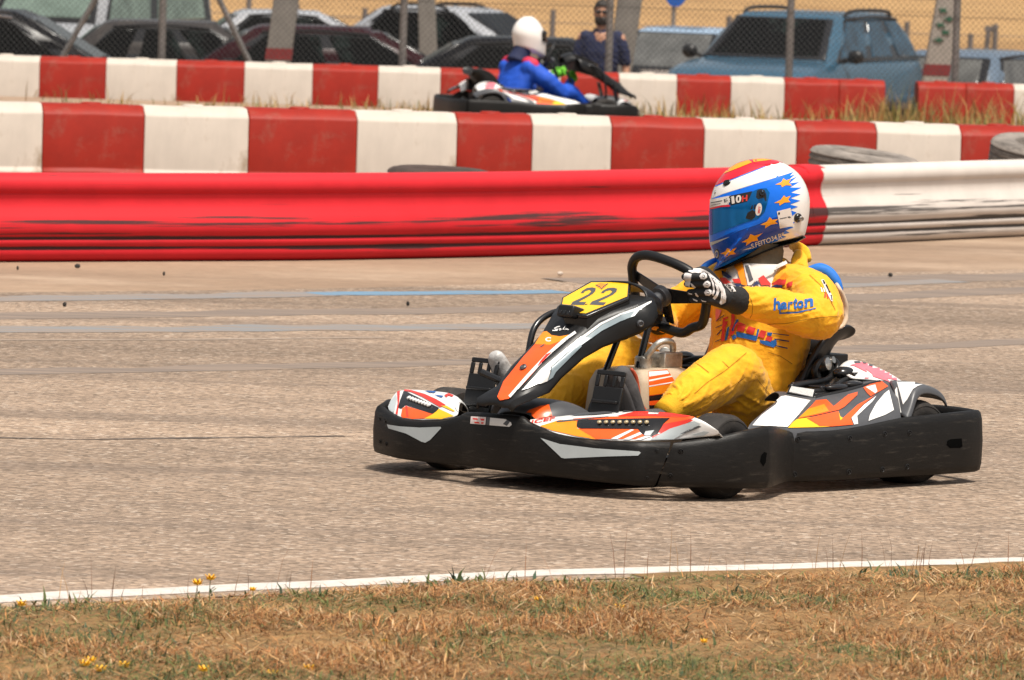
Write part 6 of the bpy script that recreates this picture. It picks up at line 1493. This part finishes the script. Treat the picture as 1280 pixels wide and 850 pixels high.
    for s in (1, -1):
        f = (lambda p: p) if s > 0 else mL
        a, b, c, d = f(base[1]), f(base[2]), f(roof[2]), f(roof[1])
        quad('window_seal', a, b, c, d, .0, .985, .03, .97, 'gloss_black', .022)
        cuts = {2: (.0, .40, .44, .92), 3: (.0, .34, .38, .66, .70, .96)}[pillars]
        for i in range(0, len(cuts), 2): quad('side_window', a, b, c, d, cuts[i]+.03, cuts[i+1], .08, .93, 'glass_sky' if rails and pillars == 3 else glass, .034)
        mm_ = MB(); c_ = Vector((rf[0]*L_-.32, (hw+.10)*s, bz+.06)); mm_.ell(c_, (.07, .10, .085)); mm_.tube([c_, Vector((c_.x, hw*.92*s, bz-.0))], .025, 8); obj('mirror', mm_, M['black'], root, smooth=60)
        hl = MB(); hl.ell(Vector((.465*L_, hw*.72*s, hz*.72)), (.12, .17, .085)); obj('headlight', hl, M['lampglass'], root, smooth=60)
        tl = MB(); tl.ell(Vector((-.485*L_, hw*.76*s, bz*.83)), (.08, .15, .11)); obj('taillight', tl, M['taillamp'], root, smooth=60)
        if rails:
            rm = MB(); rm.tube([Vector((rf[1]*L_-.25, wr*.95*s, H_-.05)), Vector((rf[1]*L_-.40, wr*.97*s, H_+.012)), Vector((-.12*L_, wr*.98*s, H_+.03)), Vector((rf[2]*L_+.35, wr*.97*s, H_+.012)), Vector((rf[2]*L_+.20, wr*.95*s, H_-.05))], .022, 8, smooth=4); obj('roof_rail', rm, M['black'], root, smooth=60)
        tr = MB(); tr.tube([f(base[1]).lerp(f(roof[1]), .98)+Vector((0, .02*s, 0)), f(roof[1]).lerp(f(roof[2]), .5)+Vector((0, .03*s, .02)), f(roof[2]).lerp(f(base[2]), .02)+Vector((0, .02*s, 0))], .016, 6, smooth=4); obj('window_trim', tr, M['chrome'] if 'bright roof trim' in label else M['black'], root)
        for fx in (.31, -.30):
            wm = MB(); c_ = Vector((fx*L_, (hw-.10)*s, .32)); wm.lathe([(.20, -.10), (.29, -.105), (.32, -.07), (.32, .07), (.29, .105), (.20, .10)], c_, (0, s, 0), 26); wh = obj('wheel', wm, M['rubber'], root, smooth=35)
            rm = MB(); rm.lathe([(.21, .07), (.20, .10), (.05, .085), (.0, .09)], c_, (0, s, 0), 20); obj('rim', rm, M['steel'], wh, smooth=35)
    return root
car('black car with bright roof trim at the left edge behind the fence', -75, 5, 69.5, math.pi-.05, 4.4, 1.8, 1.50, 'black paint', rf=(.28, .04, -.22, -.44))
car('dark grey hatchback with black windows behind the left fence braces', 262, 27, 75, .06, 4.1, 1.75, 1.43, 'grey paint', rf=(.27, .03, -.30, -.46), pillars=3)
car('white van with pale green reflecting windscreen behind the black and grey cars', 120, -20, 94, math.pi+1.25, 5.2, 2.0, 2.35, 'white paint', glass='glass_green', face='glass_green', rf=(.40, .24, -.47, -.49), belt=.48, hood=.46)
car('pale blue car with white roof between the grey column and dark red car', 388, 17, 90, .12, 4.3, 1.75, 1.46, 'pale blue paint', cap='white paint', rf=(.28, .04, -.24, -.42))
car('very dark red car with black windows left of the distant kart', 445, 33, 72.5, .05, 4.5, 1.8, 1.42, 'dark red paint', rf=(.28, .06, -.26, -.44))
car('white car with a slanted windscreen behind the plain grey column', 588, 12, 93, -.5, 4.3, 1.8, 1.55, 'white paint', rf=(.29, .05, -.28, -.46), rails=True)
car('long black car behind the driver with the white helmet', 705, 40, 70.5, .04, 4.6, 1.8, 1.36, 'black paint', rf=(.28, .04, -.24, -.42))
car('sand coloured car facing the track between the man and the blue car', 852, 40, 86, -math.pi/2-.3, 4.2, 1.75, 1.42, 'sand paint', face='glass_light', rf=(.28, .04, -.28, -.46), cap='pale blue paint')
car('big light blue estate car with roof rails behind the farther blocks', 997, 18, 76.5, -math.pi/2-.40, 4.4, 1.9, 1.75, 'blue paint', rf=(.26, .09, -.38, -.485), rails=True, pillars=3, belt=.68, hood=.68)
car('silver blue hatchback with hazy rear window at the right edge', 1247, 63, 80, math.pi/2-.5, 4.1, 1.75, 1.32, 'silver paint', glass='glass_light', rf=(.28, .04, -.34, -.46))
# low black rubber block in the gap of the farther row
a = dp(1108, 128, 61.1); b_ = dp(1149, 128, 61.1); o = obj('loose_tyre', tyre_mesh(.17, .09, .30), M['rubber'], smooth=35); o.location = ((a[0]+b_[0])/2, 61.25, -.13); tag(o, 'small black tyre in the gap between two red blocks of the farther row', 'tyre')

# ------------------------------------------------------------------ people behind the fence
M['skin'] = mat('skin', (.52, .27, .17), .5, var=.1, scale=14); M['hair'] = mat('dark hair', (.02, .014, .010), .6, var=.2, bump=.4, bscale=80); M['jeans'] = mat('dark trousers', (.03, .035, .05), .8, var=.2); M['maroon'] = mat('maroon cloth', (.10, .012, .018), .8, var=.15)
def person(label, px, D, rz, top, trousers, beard=True, glasses=True, H_=1.76, lean=0.):
    k = H_/1.76; zb = zg(D); root = thing('person', label, 'person', (float(dp(px, 30, D)[0]), D, zb), rz)
    S = lambda *p: Vector(p)*k
    mb = MB() # body: head, neck, arms with hands, all one skin
    mb.ell(S(0, 0, 1.655), Vector((.095, .076, .118))*k, n=20, m=14); mb.ell(S(.022, 0, 1.60), Vector((.072, .060, .062))*k)
    capsule_chain(mb, [S(-.01, 0, 1.42), S(.0, 0, 1.55)], [.062*k, .055*k], 14, 2)
    mb.ell(S(.098, 0, 1.628), Vector((.020, .013, .024))*k, n=10, m=8); mb.ell(S(.082, 0, 1.575), Vector((.018, .024, .012))*k, n=10, m=8)
    for s in (1, -1):
        mb.ell(S(-.005, .077*s, 1.64), Vector((.020, .010, .032))*k, n=10, m=8)
        capsule_chain(mb, [S(0, .19*s, 1.40), S(-.02, .245*s, 1.14), S(.05, .26*s, .92), S(.06, .26*s, .88)], [.052*k, .043*k, .032*k, .030*k], 14, 4)
        capsule_chain(mb, [S(.055, .26*s, .90), S(.065, .258*s, .83)], [.030*k, .036*k], 10, 2)
        for i in range(4): y = .262*s; capsule_chain(mb, [S(.085-.020*i, y, .80), S(.09-.020*i, y-.008*s, .755), S(.085-.018*i, y-.025*s, .725-.004*abs(i-1.3))], [.0105*k, .010*k, .0085*k], 8, 2)
        capsule_chain(mb, [S(.085, .25*s, .86), S(.108, .238*s, .815), S(.108, .23*s, .785)], [.014*k, .012*k, .010*k], 8, 2)
    capsule_chain(mb, [S(0, 0, 1.0), S(0, 0, 1.4)], [.10*k, .10*k], 14, 3)
    body = link('body', fuse(mb, .0075*k, 2), M['skin'], root)
    mb = MB(); ring_chain(mb, [(S(0, 0, .93), .175*k, .118*k, 0), (S(0, 0, 1.05), .168*k, .118*k, 0), (S(.0, 0, 1.25), .19*k, .122*k, 0), (S(-.01, 0, 1.38), .195*k, .108*k, 0), (S(-.01, 0, 1.445), .13*k, .08*k, 0), (S(-.005, 0, 1.485), .07*k, .066*k, 0)])
    for s in (1, -1): capsule_chain(mb, [S(-.005, .16*s, 1.405), S(-.01, .215*s, 1.29), S(-.018, .24*s, 1.17)], [.072*k, .068*k, .060*k], 14, 3)
    me = fuse(mb, .011*k, 5); wrinkle(me, [(S(0, 0, .95), S(0, 0, 1.45))], .007, 4, [(S(0, .15, 1.1), .3)]); link('shirt', me, M[top], root)
    mb = MB(); mb.tube([S(-.065, 0, 1.47), S(0, .065, 1.485), S(.07, 0, 1.455), S(0, -.065, 1.485)], .016*k, 8, loop=True, smooth=5); obj('shirt_collar', mb, M[top], root, smooth=180)
    mb = MB(); ring_chain(mb, [(S(0, 0, .80), .165*k, .115*k, 0), (S(0, 0, .97), .17*k, .115*k, 0)])
    for s in (1, -1): capsule_chain(mb, [S(0, .09*s, .86), S(.01, .10*s, .48), S(-.005, .10*s, .10)], [.095*k, .068*k, .055*k], 16, 4)
    link('trousers', fuse(mb, .012*k, 4), M[trousers], root)
    for s in (1, -1): mb = MB(); capsule_chain(mb, [S(-.05, .10*s, .045), S(.06, .105*s, .045), S(.16, .115*s, .035)], [.045*k, .045*k, .034*k], 12, 3); obj('shoe', mb, M['black'], root, smooth=180)
    mb = MB(); rows_ = []
    for th in np.linspace(.02, 1.5, 8):
        rows_.append([S(-.006+.104*math.sin(th)*math.cos(q)*(1 if math.cos(q) < .3 else .93), .085*math.sin(th)*math.sin(q), 1.662+.124*math.cos(th)-(.075*max(0, -math.cos(q))*max(0, th-.9))+.055*max(0, math.cos(q))*max(0, th-.6)) for q in np.linspace(0, 2*math.pi, 24)])
    mb.grid(rows_); obj_open('hair', mb, M['hair'], root, smooth=180, solid=.008)
    if beard:
        mb = MB(); rows_ = []
        for z, r_ in ((1.615, .080), (1.59, .082), (1.56, .078), (1.535, .062)): rows_.append([S(.018+r_*math.cos(q)*.98, (r_-.010)*math.sin(q), z-.008*math.cos(q)) for q in np.linspace(-1.5, 1.5, 15)])
        mb.grid(rows_); obj_open('beard', mb, M['hair'], root, smooth=180, solid=.007)
    if glasses:
        mb = MB()
        for s in (1, -1): mb.ell(S(.094, .032*s, 1.660), Vector((.012, .030, .021))*k, n=12, m=8); mb.tube([S(.09, .06*s, 1.665), S(.0, .083*s, 1.66)], .004*k, 6)
        mb.tube([S(.103, -.012, 1.665), S(.103, .012, 1.665)], .004*k, 6); obj('sunglasses', mb, M['gloss_black'], root, smooth=60)
    return root
person('bearded man in navy polo shirt and sunglasses standing at the fence', 752.5, 62.75, -math.pi/2-.1, 'navy', 'jeans', H_=1.73)
person('person in maroon clothes standing beyond the dark grey hatchback', 240, 97, -math.pi/2+.5, 'maroon', 'maroon', beard=False, glasses=False, H_=1.70)

# ------------------------------------------------------------------ field edge: sign, posts and wire
M['signblue'] = mat('blue sign', (.01, .10, .45), .4, var=.05)
sg = dp(844, 20, 100); sgn = thing('road_sign', 'round blue sign on a grey pole at the field edge', 'sign', (float(sg[0]), 100, zg(100)))
zt = float(dp(844, -4, 100)[2]-zg(100))
mb = MB(); mb.tube([(-.05, 0, 0), (-.02, 0, zt+.1)], .035, 8); obj('pole', mb, M['galv'], sgn)
mb = MB(); mb.lathe([(.0, -.02), (.15, -.02), (.155, -.01), (.155, .01), (.0, .012)], (0, -.05, zt), (0, -1, 0), 24); obj('sign_disc', mb, M['signblue'], sgn, smooth=40)
ff = thing('field_fence', 'thin wire fence on old grey posts along the ripe field', 'fence', (0, 111, zg(111)))
M['oldwood'] = mat('old grey post', (.16, .14, .13), .9, var=.3)
for px, pt in ((60, 0), (310, -3), (370, 5), (455, 10), (568, 6), (690, 12), (910, 20), (1132.5, 27), (1212, 42), (1243, 30), (1300, 30)):
    a = dp(px, pt, 111); mb = MB(); mb.tube([(a[0], 0, -.05), (a[0]+.02, 0, a[2]-zg(111))], .05, 7); obj('post', mb, M['oldwood'], ff)
a = dp(1236, 36, 111); mb = MB(); mb.box((a[0], 0, a[2]-zg(111)), (.14, .08, .10)); mb.tube([(a[0]-.1, 0, 0), (a[0], 0, a[2]-zg(111))], .05, 7); obj('post', mb, M['oldwood'], ff)
for h in (.35, .75, 1.15): mb = MB(); mb.tube([(-14, 0, h), (14, 0, h)], .007, 4); obj('strand', mb, M['oldwood'], ff)

# ------------------------------------------------------------------ yellow flowers at the edge of the verge
M['petal'] = mat('yellow petals', (.80, .42, .004), .6, var=.15); M['stem'] = mat('green stem', (.10, .14, .05), .8, var=.2)
FL = [(27, 760, 772, 'beside the white line at the far left'), (247, 733.5, 768, 'tall pair at the line, left head'), (263, 727.5, 768, 'tallest one overlapping the white line'), (316, 741, 765, 'small one right of the tall pair'), (113, 831, 846, 'upper one of the corner trio'), (126, 842, 856, 'lowest of the corner trio'), (106, 835, 850, 'left one of the corner trio'), (155, 837, 850, 'right of the corner trio'), (255, 842, 856, 'near the bottom edge below the tall pair'), (386, 841, 855, 'bottom edge, left of centre'), (340, 848, 858, 'half cut by the bottom edge'), (674, 755, 768, 'left one of the middle three'), (723, 769, 780, 'lowest of the middle three'), (774, 765, 777, 'right one of the middle three'), (480, 806, 820, 'single in mid verge'), (880, 806, 818, 'pale, right half of the verge')]
for i, (px, py, pb, where) in enumerate(FL):
    b_ = gp(px+rng.uniform(-3, 3), pb, .03); D = b_[1]; h = dp(px, py-2, D)
    r_ = (.0155 if i not in (3, 14, 15) else .0105)
    fl = thing('yellow_flower', f'yellow flower, {where}', 'flower', (float(b_[0]), float(D), float(b_[2])), rng.uniform(0, 6), 'yellow flowers in the verge')
    hl = Vector((h-b_).tolist()); hl = Matrix.Rotation(-fl.rotation_euler.z, 3, 'Z') @ hl
    mb = MB(); mb.tube([(0, 0, -.03), hl*.5+Vector((.004, .003, 0)), hl], [.0016, .0013, .0011], 5, smooth=3); obj('stem', mb, M['stem'], fl)
    mb = MB()
    for q in range(14):
        a = q*math.tau/14; d = Vector((math.cos(a), math.sin(a), .55 if q % 2 else .95)); s = Vector((-math.sin(a), math.cos(a), 0))
        p0 = hl+d*.002; p1 = hl+d*r_*.6; p2_ = hl+d*r_; w_ = r_*.24
        mb.add([p0-s*w_*.4, p0+s*w_*.4, p1+s*w_, p2_+s*w_*.5+Vector((0, 0, .001)), p2_-s*w_*.5+Vector((0, 0, .001)), p1-s*w_], [(0, 1, 2, 5), (5, 2, 3, 4)])
    mb.lathe([(.0, .0), (r_*.75, .003), (r_*.7, .007), (r_*.4, .010), (.0, .011)], hl, (0, 0, 1), 10); obj('flower_head', mb, M['petal'], fl, smooth=0)
    if i in (1, 2, 0, 11, 12, 13):
        for q in range(9):
            mb = MB()
            t = rng.uniform(.1, .8); a = rng.uniform(0, 6.28); p = hl*t; d = Vector((math.cos(a), math.sin(a), .5)); s = Vector((-math.sin(a), math.cos(a), 0)); ln = rng.uniform(.012, .024)
            mb.add([p-s*.001, p+s*.001, p+d*ln*.6+s*.003, p+d*ln, p+d*ln*.6-s*.003], [(0, 1, 2, 4), (4, 2, 3)]); obj('leaf', mb, M['stem'], fl, smooth=0)
# crumbs of rubber and stones on the shoulder
M['crumb'] = mat('rubber crumb', (.03, .027, .025), .9, var=.2); M['stone'] = mat('pale stone', (.55, .46, .38), .9, var=.2)
CR_ = [(81, 380, 'crumb'), (97, 332, 'crumb'), (22, 334.5, 'crumb'), (205, 341.5, 'crumb'), (700, 341.5, 'stone'), (1113, 343, 'crumb'), (510, 379, 'crumb')]
for i, (px, py, k) in enumerate(CR_):
    p = gp(px, py, .02); mb = MB(); sx = rng.uniform(.008, .016)*(1.6 if k == 'stone' else 1); 
    mb.ell((0, 0, 0), (sx, sx*.6, .012), n=9, m=6); mb.v = [(x_*(1+.3*noise.noise((x_*40, y_*40, i))), y_*(1+.3*noise.noise((x_*40, z_*40, i+5))), z_) for x_, y_, z_ in mb.v]
    o = obj('rubber_scrap' if k == 'crumb' else 'stone', mb, M[k], smooth=30); o.location = (p[0], p[1], .018); o.rotation_euler = (0, 0, rng.uniform(0, 6))
    tag(o, 'small black rubber scrap lying on the dusty shoulder or far track edge' if k == 'crumb' else 'pale flat stone on the dusty shoulder above the plate of the kart', 'debris' if k == 'crumb' else 'stone', 'rubber scraps on the ground' if k == 'crumb' else None)
